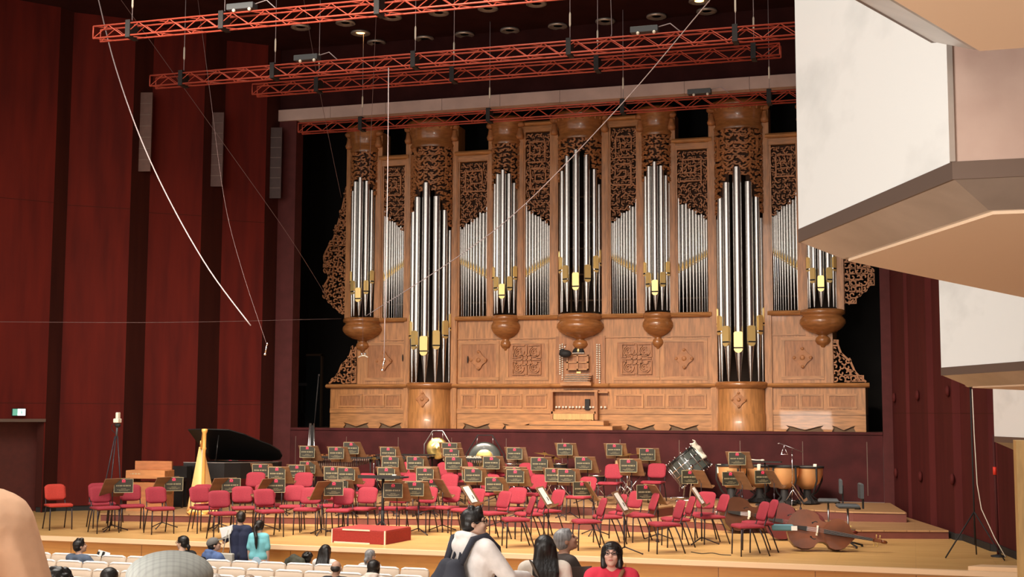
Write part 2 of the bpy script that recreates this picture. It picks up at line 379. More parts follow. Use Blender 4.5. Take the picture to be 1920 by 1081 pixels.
struct(mb.build('trim_6'))
# exit sign above the side door
e = Vector(corner)-tl*.62-tn*.02; ez = atY(40, 771, e.y).z
rotz = math.atan2(tl.y, tl.x)
ex = thing('exit_sign', (e.x, e.y, ez-.09), rotz, 'small glowing white and green exit sign above the side door at far left', 'exit sign')
MB().use('matte').box((-.15, -.06, -.01), (.15, 0, .16)).build('housing', None, ex)
MB().use('exitg').box((-.14, -.066, 0), (-.03, -.06, .15)).use('exitw').box((-.03, -.066, 0), (.14, -.06, .15)).build('lit_panel', None, ex)
mb = MB().use('exitg').ell((.055, -.068, .12), (.012, .003, .012), 8, 6).ribbon([(.05, .10), (.06, .07), (.05, .03)], .016, -.07, -.067).ribbon([(.06, .07), (.08, .045), (.075, .02)], .012, -.07, -.067).ribbon([(.03, .075), (.055, .09), (.085, .075)], .01, -.07, -.067)
mb.build('pictogram', None, ex)
# tall narrow grilles in the shaded returns of the left wall
for k, (x, y0, y1, nm) in enumerate([(258, 175, 322, 'in the wide dark bay near the stage door'), (396, 212, 350, 'in the second dark bay'), (508, 240, 372, 'beside the organ opening')]):
    i = (5, 3, 1)[k]; a = Vector(LW[i-1]); b = Vector(LW[i]); q = a.lerp(b, .5) + Vector((.10, -.03))
    z1 = atY(x, y0, q.y).z; z0 = atY(x, y1, q.y).z; t = (b-a).normalized()
    g = MB().use('beam').box((-.17, -.03, z0), (.17, .03, z1)); gm = mat('grille_wood_%d' % k, [(.13, .06, .045), (.10, .045, .038), (.05, .022, .02)][k], .6, noise=.2)
    g = MB().use(gm).box((-.17, -.03, 0), (.17, .03, z1-z0))
    for j in range(6): g.use('bronze2').box((-.15, -.036, (j+1)*(z1-z0)/7), (.15, -.03, (j+1)*(z1-z0)/7+.008))
    o = g.build('wall_grille'); o.location = (q.x, q.y, z0); o.rotation_euler = (0, 0, math.atan2(-t.y, -t.x)*0+math.radians(14))
    tag(o, 'narrow brown grille on the left wall '+nm, 'wall grille', 'wall grilles')
# right wall of the stage
RW = [(-.42, 30.5), (-.12, 28.9), (-.05, 28.86), (.30, 27.4), (.42, 27.3), (.72, 25.9), (.86, 25.8), (1.25, 24), (1.38, 23.9), (1.72, 22), (2.0, 20.9), (2.9, 17.2), (6.7, 17.0), (6.7, 4)]
mb = MB().use('wallr')
wallrun(mb, RW[::-1][:0] or [(x, y) for x, y in RW], 0, 14, -.25) if False else None
for a, b in zip(RW, RW[1:]):
    a = Vector(a); b = Vector(b); t = (b-a).normalized(); n = Vector((-t.y, t.x))*.25
    mb.use('wallr').prism([tuple(a), tuple(b), tuple(b+n), tuple(a+n)], 0, 14)
    if a.y > 20.8: n2 = n.normalized()*.03; mb.use('matte').prism([tuple(a-n2), tuple(b-n2), tuple(b), tuple(a)], .95, 1.12)
    if b.y < 23: struct(mb.build('wall_right')); mb = MB().use('wallr')
for k, (x, y) in enumerate([(1680, 745), (1724, 741), (1781, 733), (1680, 886), (1726, 893), (1785, 898)]):      # small round wall studs
    # find the wall plane at this column
    best = None
    for a, b in zip(RW, RW[1:]):
        ua, ub = a[0]/a[1], b[0]/b[1]
        if ua <= u(x) <= ub and b[1] < a[1]:
            f_ = (u(x)-ua)/(ub-ua); best = (a[0]+(b[0]-a[0])*f_, a[1]+(b[1]-a[1])*f_); break
    if best:
        z = atY(x, y, best[1]).z
        o = MB().ell((0, 0, 0), (.05, .11, .11), 14, 8).build('wall_stud', 'wallr'); o.location = (best[0]-.03, best[1], z)
        tag(o, 'small round dark red bump on the right stage wall, '+['upper row, farthest', 'upper row, middle', 'upper row, nearest', 'lower row, farthest', 'lower row, middle', 'lower row, nearest'][k], 'wall stud', 'wall bumps')
# low board edging at the right front corner, tan pillar below the last box
struct(MB().prism([(.75, 21.0), (1.95, 21.0), (1.85, 21.35), (.95, 21.3)], 1.0, 1.06).build('trim_7', 'lip'))
q = atY(1908, 960, 18.4)
struct(MB().box((q.x, 18.3, 0), (q.x+.5, 18.8, 3.0)).build('trim_8', 'yellow'))
# ceiling
struct(MB().box((-25, 19.4, 12.9), (5, 31, 13.1)).build('ceiling', 'ceil'))
# ---------------------------------------------------------------- side boxes
DN = Vector((-.385, .923)); DR = Vector((.385, .923))
def inset_poly(poly, d_):
    n = len(poly); out = []; P = [Vector(q) for q in poly]
    for i in range(n):
        a, b, c_ = P[i-1], P[i], P[(i+1) % n]
        t1 = (b-a).normalized(); t2 = (c_-b).normalized(); n1 = Vector((t1.y, -t1.x)); n2 = Vector((t2.y, -t2.x))
        bis = (n1+n2).normalized(); out.append(tuple(b+bis*d_/max(.3, bis.dot(n1))))
    return out
def side_box(xr, P, Q, R, zmb, h, lab):
    r = thing('balcony_box', (Q[0], Q[1], zmb), 0, lab, 'balcony box', 'side boxes on the right'); og = (Q[0], Q[1], zmb)
    poly = [P, Q, R, (xr, R[1]), (xr, P[1])]
    MB().use('bronze2').prism(inset_poly(poly, -.004), zmb-.08, zmb).build('fascia', None, r, og)
    i1 = inset_poly(poly, .01); i2 = inset_poly(poly, .24)
    MB().use('bronze').prism(i1, zmb-.19, zmb-.08, inset=i2).build('bevelled_trim', None, r, og)
    MB().use('soffit').prism(inset_poly(poly, .27), zmb-.205, zmb-.15).build('soffit', None, r, og)
    for nm, a, b, mm in (('parapet', P, Q, 'marble'), ('parapet', Q, R, 'marble'), ('end_wall', (xr, P[1]), P, 'pink')):
        a = Vector(a); b = Vector(b); t = (b-a).normalized(); n = Vector((t.y, -t.x))*.14
        MB().use(mm).prism([tuple(a), tuple(b), tuple(b+n), tuple(a+n)], zmb+.001, zmb+h).build(nm, None, r, og)
    a = Vector(P); MB().use('bronze').prism([tuple(a+Vector((-.012, -.012))), tuple(a+Vector((.012, -.012))), tuple(a+Vector((.012, .012))), tuple(a+Vector((-.012, .012)))], zmb, zmb+h).build('corner_bead', None, r, og)
    return r
Pb2, Qb2 = (.20, 6.05), (-.64, 8.06)
Rb2 = tuple(Vector(Qb2)+DR*4.35); Pb3 = Rb2
Qb3 = (.292, 13.85); Qb4 = (1.10, 19.6); Rb3 = tuple(Vector(Qb3)+DR*4.0); Pb4 = Rb3
Qb1 = tuple(Vector(Pb2)-DR*2.6); Pb1 = tuple(Vector(Qb1)-DN*1.2)
side_box(6.5, Pb1, Qb1, tuple(Vector(Pb2)-DR*.2), 5.05, 1.3, 'nearest side box overhead, only its peach underside and bronze edge in view')
side_box(6.5, Pb2, Qb2, tuple(Vector(Rb2)-DR*.2), 4.47, 1.55, 'large white marble side box on the right with a peach underside')
side_box(2.6, Pb3, Qb3, tuple(Vector(Rb3)-DR*.2), 3.81, 1.3, 'middle white marble side box, smaller, farther down the right wall')
side_box(1.93, Pb4, Qb4, tuple(Vector(Qb4)+DR*1.2), 3.03, 1.2, 'farthest and lowest white marble side box beside the stage')

# ---------------------------------------------------------------- red trusses with their rigging
def truss(y, x0, x1, lab, hangs, zt=10.65, s=.235, fixtures=()):
    t = thing('lighting_truss', (x0, y, zt), 0, lab, 'truss', 'red trusses over the stage')
    mb = MB(); L = x1-x0
    for (yy, zz) in ((0, 0), (s, 0), (0, -s), (s, -s)): mb.tube([(0, yy, zz), (L, yy, zz)], .017, 6)
    mb.build('chord_tubes', 'truss', t)
    mb = MB(); n = int(L/.33)
    for yy in (0, s):
        for i in range(n):
            a = L*i/n; b = L*(i+1)/n
            mb.tube([(a, yy, 0 if i % 2 else -s), (b, yy, -s if i % 2 else 0)], .009, 5)
    for i in range(0, n, 2):
        a = L*i/n; mb.tube([(a, 0, 0), (L*(i+1)/n, s, 0)], .008, 5); mb.tube([(a, 0, -s), (L*(i+1)/n, s, -s)], .008, 5)
    for a in (0, L): mb.tube([(a, 0, 0), (a, 0, -s)], .014, 6); mb.tube([(a, s, 0), (a, s, -s)], .014, 6)
    mb.build('lattice', 'truss', t)
    x = 1.0
    for hx in hangs:
        h = MB().use('matte').box((hx-x0-.05, -.03, -s-.04), (hx-x0+.05, s+.03, .06)).use('cable').tube([(hx-x0, s/2, .05), (hx-x0, s/2, 12.9-zt)], .008, 6).use('ivory').tube([(hx-x0, s/2, .32), (hx-x0, s/2, .36), (hx-x0, s/2, .58), (hx-x0, s/2, .62)], [.008, .02, .02, .008], 8)
        h.build('hanger', None, t)
    for fx in fixtures:
        MB().use('grey').box((fx-x0-.27, -.05, .05), (fx-x0+.27, s*.6, .17), bev=.01).use('ivory').ell((fx-x0+.2, -.04, .03), (.035, .035, .035), 8, 6).ell((fx-x0-.12, -.04, .03), (.035, .035, .035), 8, 6).use('cable').tube([(fx-x0+.27, .05, .15), (fx-x0+.5, .05, .2), (fx-x0+.7, .05, .02)], .01, 6).build('junction_box', None, t)
def hx(y, *pxs): return [atY(p, 70, y).x for p in pxs]
xm = lambda x: 2*XC-x
truss(20.8, -14.8, xm(-14.8), 'nearest red lattice truss, highest in the picture, hung over the front of the stage', hx(20.8, 240, 414, 706), fixtures=hx(20.8, 450))
truss(24.3, -15.8, xm(-15.8), 'long red lattice truss second from the front, with chain hangers', hx(24.3, 341, 512, 775, 1066, 1378), fixtures=hx(24.3, 575, 1208))
truss(25.6, -14.0, xm(-14.0), 'red lattice truss close behind and just below the second one', hx(25.6, 595, 848, 1118, 1412))
truss(29.5, -14.8, xm(-14.8), 'dim red lattice truss farthest back, crossing the crown of the organ', hx(29.5, 678, 916, 1166, 1440), fixtures=hx(29.5, 1310))
# ceiling downlights
for k, (x, y, on) in enumerate([(1231, 30, 0), (1325, 20, 0), (1135, 39, 0), (1046, 48, 0), (956, 56, 0), (871, 64, 0), (796, 72, 0), (735, 31, 0), (823, 23, 0), (915, 15, 0), (1006, 6, 0), (706, 79, 0), (1311, 1, 1), (564, 50, 0), (648, 42, 0), (676, 61, 1)]):
    q = atZ(x, y, 12.88); o = thing('ceiling_downlight', (q.x, q.y, 12.9)); DLs = globals().setdefault('DLs', []); DLs.append((o, x))
    MB().use('bronze').lathe([(.10, 0), (.24, -.01), (.25, -.05), (.20, -.07), (.12, -.02)], n=16).build('trim_ring', None, o)
    MB().lathe([(0, -.03), (.11, -.03)], n=12).build('lens', 'lampg' if on else 'grey', o)
    tag(o, None, 'ceiling light', 'ceiling downlights')
ordinals(DLs, lambda s: 'round downlight in the dark stage ceiling, '+s+' of them')
# ================================================================ THE ORGAN
OG = (XC, 32.6, 2.88)
org = thing('pipe_organ', OG, 0, 'huge carved oak pipe organ filling the niche above the stage', 'pipe organ')
def ob(mb, name, mt=None, par=None, bevel=0): return mb.build(name, mt, par or org, OG, bevel)
def X(v): return XC+v
YO = 32.6
rnd = random.Random(5)
def obox(mb, x0, x1, y0, y1, z0, z1, **k): return mb.box((X(x0), YO+y0, z0), (X(x1), YO+y1, z1), **k)
def moulding(mb, x0, x1, z, hh=.11, out=.13, ybase=0):
    # rail with a rounded nose along x
    prof = [(0, 0), (-out*.5, .01), (-out*.8, hh*.25), (-out, hh*.55), (-out*.75, hh*.85), (-out*.3, hh), (0, hh)]
    n = len(prof); vs = [(X(x0), YO+ybase+a, z+b) for a, b in prof]+[(X(x1), YO+ybase+a, z+b) for a, b in prof]
    mb.add(vs, [tuple(range(n)), tuple(range(2*n-1, n-1, -1))]+[(i, (i+1) % n, n+(i+1) % n, n+i) for i in range(n)], False)
    return mb
def framed_panel(mb, x0, x1, z0, z1, y=0, dep=.05, fr=.05, inner='oakp'):
    # a sunk panel with a moulded rim, drawn on a solid field
    mb.use('oakh'); obox(mb, x0-fr, x1+fr, y-.025, y, z1, z1+fr); obox(mb, x0-fr, x1+fr, y-.025, y, z0-fr, z0)
    mb.use('oak'); obox(mb, x0-fr, x0, y-.025, y, z0, z1); obox(mb, x1, x1+fr, y-.025, y, z0, z1)
    mb.use(inner); obox(mb, x0, x1, y-.008, y+.01, z0, z1)
def flower(mb, x, z, s, y, dy=.03, tf=None):
    # four lobed lozenge ornament
    pts = []
    for k in range(32):
        a = 2*PI*k/32; r = s*(.62+.38*abs(math.cos(2*a))**1.2+.07*math.cos(8*a)); pts.append((X(x)+r*math.cos(a)*.9, r*math.sin(a)+z))
    mb.use('oakc')
    f = (lambda v: Vector((v.x, YO+y-v.z, v.y))) if tf is None else tf
    mb.prism(pts, 0, dy, f)
    for k in range(4):
        a = k*PI/2; mb.ell(f(Vector((X(x)+s*.88*math.cos(a)*.9, z+s*.88*math.sin(a), dy))), (s*.16, .02, s*.16), 8, 6)
    mb.ell(f(Vector((X(x), z, dy))), (s*.25, .025, s*.25), 10, 6)
# ---- lower case
mb = MB()
for (a, b) in ((-7.05, -4.85), (-3.42, 3.42), (4.85, 7.10)):
    mb.use('oak'); obox(mb, a, b, 0, 1.9, 3.42, 3.99)
    mb.use('oakh'); obox(mb, a, b, -.03, 1.9, 3.30, 3.42)
    # plinth with wavy cut-outs: posts between, dark recess behind
    mb.use('slot'); obox(mb, a, b, .06, 1.8, 2.885, 3.30)
def wavy_plinth(mb, a, b, holes):
    top = 3.30; pts = [(a, 2.885), (a, top), (b, top), (b, 2.885)]
    cur = b; low = []
    for (h0, h1) in sorted(holes, reverse=True):
        low += [(h1, 2.885)]; n = 9; w_ = h1-h0
        ys = [.02, .10, .16, .13, .09, .05, .09, .13, .16, .10, .02]
        xs_ = [1.0, .93, 1.0, .84, .68, .5, .32, .16, .0, .07, .0]
        low += [(h0+w_*q, 2.885+v) for q, v in zip(xs_, ys)]; low += [(h0, 2.885)]
    poly = pts+low
    mb.use('oakh').prism([(X(p[0]), p[1]) for p in poly], 0, .06, lambda v: Vector((v.x, YO+.0+v.z, v.y)))
wavy_plinth(mb, -7.05, -4.85, [(-6.65, -5.9), (-5.6, -4.95)])
wavy_plinth(mb, -3.42, -.78, [(-3.2, -2.45), (-2.1, -1.35)])
wavy_plinth(mb, .78, 3.42, [(1.2, 1.95), (2.3, 3.05)])
wavy_plinth(mb, 4.85, 7.1, [(5.2, 6.1), (6.3, 6.85)])
mb.use('oakh'); obox(mb, -.78, .78, .0, .06, 2.885, 3.3)
ob(mb, 'plinth')
mb = MB()
for a, b, ps in ((-7.05, -4.85, [(-6.75, -6.15), (-6.0, -5.5), (-5.38, -5.02)]), (-3.42, -.72, [(-3.2, -2.9), (-2.72, -2.3), (-2.12, -1.62), (-1.45, -.95)]),
                 (.72, 3.42, [(.95, 1.6), (1.75, 2.15), (2.3, 2.65), (2.8, 3.2)]), (4.85, 7.1, [(5.1, 5.45), (5.6, 6.05), (6.25, 6.85)])):
    for x0, x1 in ps: mb = MB(); framed_panel(mb, x0, x1, 3.5, 3.76); ob(mb, 'lower_panel')
mb = MB().use('oakh')
for a, b in ((-7.15, -4.75), (-3.5, -.75), (.75, 3.5), (4.75, 7.2)): moulding(mb, a, b, 3.96, .12, .14)
moulding(mb, -.8, .8, 3.96, .12, .14)
obox(mb, -7.1, 7.15, 0, 1.9, 3.99, 4.07)
ob(mb, 'lower_cornice')
# ---- middle case with panels and frieze
mb = MB().use('oak')
for a, b in ((-6.28, -4.78), (-3.45, 3.45), (4.78, 6.35)): obox(mb, a, b, .02, 1.9, 4.07, 5.80)
ob(mb, 'middle_case')
mb = MB()
for a, b, orn in ((-5.95, -5.0, 0), (-3.25, -2.3, 0), (-1.95, -.95, 1), (.98, 1.98, 1), (2.2, 3.2, 0), (5.2, 6.05, 0)):
    mb = MB(); framed_panel(mb, a, b, 4.25, 5.12, .02, fr=.09)
    if orn:                               # square carved openwork panel
        cx, cz = (a+b)/2, 4.70
        mb.use('oakc')
        for i in (-1, 1):
            for j in (-1, 1):
                for k in range(3):
                    r = .05+.045*k; pts = [(X(cx+i*.21)+r*math.cos(t*PI/5+k), cz+j*.21+r*math.sin(t*PI/5+k)) for t in range(8)]
                    mb.ribbon(pts, .025, YO-.03, YO+.012)
                mb.ribbon([(X(cx+i*.05), cz+j*.38), (X(cx+i*.38), cz+j*.38), (X(cx+i*.38), cz+j*.05), (X(cx+i*.28), cz+j*.05), (X(cx+i*.28), cz+j*.12)], .035, YO-.03, YO+.012)
        mb.ribbon([(X(cx-.12), cz-.12), (X(cx+.12), cz-.12), (X(cx+.12), cz+.12), (X(cx-.12), cz+.12), (X(cx-.12), cz-.12)], .04, YO-.03, YO+.012)
        mb.ribbon([(X(cx-.38), cz), (X(cx+.38), cz)], .03, YO-.03, YO+.012); mb.ribbon([(X(cx), cz-.38), (X(cx), cz+.38)], .03, YO-.03, YO+.012)
    else: flower(mb, (a+b)/2, 4.70, .25, .012, .05)
    ob(mb, 'middle_panel')
mb = MB().use('oakh')
for a, b in ((-5.6, -4.8), (-3.42, .0), (.0, 3.42), (4.8, 5.7)):
    moulding(mb, a, b, 5.74, .13, .13); obox(mb, a, b, -.01, .02, 5.25, 5.28)
ob(mb, 'upper_rail')
for sx, xx in ((-1, -5.88), (1, 5.05)):  pass
mb = MB().use('matte').ell((X(-4.93), YO-.02, 4.78), (.02, .02, .10), 8, 6); ob(mb, 'door_handle')
mb = MB().use('matte').ell((X(-3.07), YO-.03, 4.72), (.02, .02, .10), 8, 6); ob(mb, 'door_handle')
# ---- posts
for x, z0, z1, w_ in [(s*a, b, c, d) for s in (-1, 1) for a, b, c, d in ((6.56, 5.8, 11.0, .17), (5.68, 5.8, 11.0, .19), (4.80, 2.885, 11.05, .17), (3.46, 2.885, 11.05, .17), (2.44, 5.8, 11.0, .15), (1.62, 5.8, 11.0, .17), (.68, 5.8, 11.05, .19))]:
    mb = MB().use('oak'); obox(mb, x-w_/2, x+w_/2, -.06, .5, z0, z1, bev=.015)
    obox(mb, x-w_/2+.03, x+w_/2-.03, -.075, -.05, z0+.1, z1-.7)
    if w_ > .16 or True:                 # bracket under the crown
        s = 1 if x > 0 else -1
        mb.use('oakc').ell((X(x), YO-.10, z1-.04), (.13, .10, .09), 12, 8); mb.lathe([(.0, 0), (.09, .02), (.11, .09), (.08, .16), (.06, .3)], (X(x), YO-.10, z1-.45), 12)
    ob(mb, 'post')
# ---- case back and inside
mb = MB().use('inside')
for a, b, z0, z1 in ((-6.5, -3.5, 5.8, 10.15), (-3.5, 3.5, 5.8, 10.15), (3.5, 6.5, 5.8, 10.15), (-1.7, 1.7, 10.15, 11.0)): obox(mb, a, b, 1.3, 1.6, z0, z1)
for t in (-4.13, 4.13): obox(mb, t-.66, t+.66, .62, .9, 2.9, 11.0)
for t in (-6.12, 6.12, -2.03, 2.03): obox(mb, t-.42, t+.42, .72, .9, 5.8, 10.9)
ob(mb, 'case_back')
mb = MB().use('slot')
for i in range(5): obox(mb, -6.4, 6.4, 1.0, 1.05, 6.3+i*.7, 6.34+i*.7)
for i in range(40): mb.tube([(X(-6.2+i*.318), YO+.9, 5.85), (X(-6.2+i*.318), YO+.9, 6.7+.5*math.sin(i*1.3)**2)], .03, 6)
tag(ob(mb, 'inner_pipework'), kind='stuff')
# ---- shades: carved openwork above the pipes
def fret(mb, x0, x1, z1, low, seed, tf=None, th=.031, y0=-.02, y1=.02, key=True):
    rn = random.Random(seed); cell = .135; nx = max(2, round((x1-x0)/cell)); cw = (x1-x0)/nx
    z = z1-cell/2; mb.use('oakc')
    while z > low(x0)-2:
        for i in range(nx):
            x = x0+cw*(i+.5)
            if z < low(x)+.03: continue
            s = cw*.5; a0 = rn.choice([0, 1, 2, 3])*PI/2+rn.uniform(-.3, .3); d = rn.choice([-1, 1])
            pts = [(x+s*(1-.11*k)*math.cos(a0+d*k*.62), z+s*(1-.11*k)*math.sin(a0+d*k*.62)) for k in range(9)]
            mb.ribbon(pts, th, y0, y1, tf)
            a1 = a0+PI*.8; mb.ribbon([(x+s*.95*math.cos(a1), z+s*.95*math.sin(a1)), (x+s*.5*math.cos(a1+.6), z+s*.5*math.sin(a1+.6)), (x+s*1.05*math.cos(a1+1.3), z+s*1.05*math.sin(a1+1.3))], th*.9, y0, y1, tf)
        z -= cell
    if key:                               # meander of straight bars over the scrolls
        w_ = x1-x0; zz = z1-.22; k = 0
        while zz-.75 > low((x0+x1)/2)-.1:
            m = 1 if (k+seed) % 2 else -1; cx = (x0+x1)/2
            q = [(cx-m*w_*.30, zz), (cx+m*w_*.32, zz), (cx+m*w_*.32, zz-.34), (cx-m*w_*.1, zz-.34), (cx-m*w_*.1, zz-.17), (cx+m*w_*.12, zz-.17)]
            mb.ribbon(q, .042, y0-.02, y1, tf)
            mb.ribbon([(cx-m*w_*.30, zz), (cx-m*w_*.30, zz-.55), (cx+m*w_*.42, zz-.55)], .042, y0-.02, y1, tf)
            zz -= .72; k += 1
# flats: (x0,x1, frame top, pipe top outer->, n)  ; 'hi' = side on which the pipes are tallest (-1 left, 1 right)
FL = [(-5.57, -4.90, 10.2, -1), (-3.36, -2.53, 10.2, 1), (-1.52, -.79, 10.9, -1), (.79, 1.52, 10.9, 1), (2.53, 3.36, 10.2, -1), (4.90, 5.57, 10.2, 1)]
pipes_small = []
def pipe(x, y, z0, zf, zm, zt, r, kind, idx_store=None):
    """foot tip z0, mouth from zf to zf+zm, body up to zt; x,y relative to the organ"""
    b = MB().use('tin').tube([(X(x), YO+y, z0), (X(x), YO+y, z0+(zf-z0)*.5), (X(x), YO+y, zf-.02), (X(x), YO+y, zf)], [r*.22, r*.61, r*.985, r], 12, cap=False)
    b.lathe([(r, zf), (r, zf+.03), (r, zt-.012), (r, zt), (r*.93, zt), (r*.93, zt-.02), (r*.93, zt-.1)], (X(x), YO+y, 0), 12)
    g = MB().use('gold')
    if kind == 'flat':
        g.add([(X(x)-r*.85, YO+y-r*.75, zf), (X(x), YO+y-r*1.12, zf), (X(x)+r*.85, YO+y-r*.75, zf), (X(x), YO+y-r*1.1, zf+zm), (X(x), YO+y-r*.4, zf)], [(0, 1, 3), (1, 2, 3), (2, 4, 3), (4, 0, 3), (0, 1, 2, 4)], False)
        g.add([(X(x)-r*.85, YO+y-r*.75, zf-.015), (X(x), YO+y-r*1.12, zf-.015), (X(x)+r*.85, YO+y-r*.75, zf-.015), (X(x), YO+y-r*.7, zf-.11), (X(x), YO+y-r*.4, zf-.02)], [(0, 1, 3), (1, 2, 3), (2, 4, 3), (4, 0, 3), (0, 1, 2, 4)], False)
    else:
        a = PI*.0; dx, dy = kind
        rot = Matrix.Rotation(math.atan2(dx, -dy), 3, 'Z'); c = Vector((X(x), YO+y, 0))
        def q(vx, vy, vz): return c+rot @ Vector((vx, vy, 0))+Vector((0, 0, vz))
        wv = r*.92; f = -r*1.10
        vs = [q(-wv, f, zf+.02), (q(wv, f, zf+.02)), q(wv, f, zf+zm-.03), q(wv*.7, f, zf+zm), q(-wv*.7, f, zf+zm), q(-wv, f, zf+zm-.03)]
        vs += [q(-wv, -r*.3, zf+.02), q(wv, -r*.3, zf+.02), q(wv, -r*.3, zf+zm-.03), q(wv*.7, -r*.3, zf+zm), q(-wv*.7, -r*.3, zf+zm), q(-wv, -r*.3, zf+zm-.03)]
        g.add(vs, [(0, 1, 2, 3, 4, 5)]+[(i, (i+1) % 6, 6+(i+1) % 6, 6+i) for i in range(6)], False)
        lo = [q(wv*math.cos(t), f, zf-.015+min(0, -r*.9*math.sin(t))) for t in [PI*k/8 for k in range(9)]]; hi = [q(wv*math.cos(t), -r*.3, zf-.015+min(0, -r*.9*math.sin(t))) for t in [PI*k/8 for k in range(9)]]
        g.add(lo+hi, [tuple(range(9))]+[(i, i+1, 10+i, 9+i) for i in range(8)]+[(8, 0, 9, 17)], False)
        g.use('matte').add([q(-wv, f+.004, zf-.015), q(wv, f+.004, zf-.015), q(wv, f+.004, zf+.02), q(-wv, f+.004, zf+.02)], [(0, 1, 2, 3)], False)
    return b, g
P_ALL = []
for fi, (x0, x1, ft, hi) in enumerate(FL):
    n = 11; ws = [1.45-.075*k for k in range(n)]; tot = sum(ws); w_ = x1-x0; cur = 0; tops = []
    for k in range(n):
        t = cur+ws[k]/2; cur += ws[k]; f = t/tot; xx = (x0+w_*f) if hi < 0 else (x1-w_*f)
        r = ws[k]/tot*w_*.46
        zt = 8.78-.55*f-.05*math.sin(k*2.3) + (.13 if k == 0 else 0); zf = 6.90+.44*f
        P_ALL.append((r, pipe(xx, .06, 5.87, zf, .22-.06*f, zt, r, 'flat')))
        tops.append((xx, zt))
    # frame round the flat
    mb = MB().use('oakh'); obox(mb, x0-.05, x1+.05, -.05, .12, ft-.16, ft); moulding(mb, x0-.1, x1+.1, ft, .14, .12)
    mb.use('oak'); obox(mb, x0-.04, x0+.03, -.03, .10, 5.87, ft-.16); obox(mb, x1-.03, x1+.04, -.03, .10, 5.87, ft-.16)
    ob(mb, 'flat_frame')
    lowf = lambda x, x0=x0, x1=x1, hi=hi: (8.72-.55*((x-x0)/(x1-x0) if hi < 0 else (x1-x)/(x1-x0)))
    mb = MB(); fret(mb, X(x0)+.03, X(x1)-.03, ft-.2, lambda x, f=lowf: f(x-XC), fi, y0=YO-.01, y1=YO+.03)
    bk = lambda x: lowf(x)+.12
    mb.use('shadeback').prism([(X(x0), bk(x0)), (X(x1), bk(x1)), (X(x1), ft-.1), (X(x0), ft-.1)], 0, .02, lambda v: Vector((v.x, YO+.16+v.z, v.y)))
    ob(mb, 'pipe_shade')
TW = [(-6.12, .40, 's'), (-4.13, .60, 'b'), (-2.03, .38, 's'), (0, .58, 'c'), (2.03, .38, 's'), (4.13, .60, 'b'), (6.12, .40, 's')]
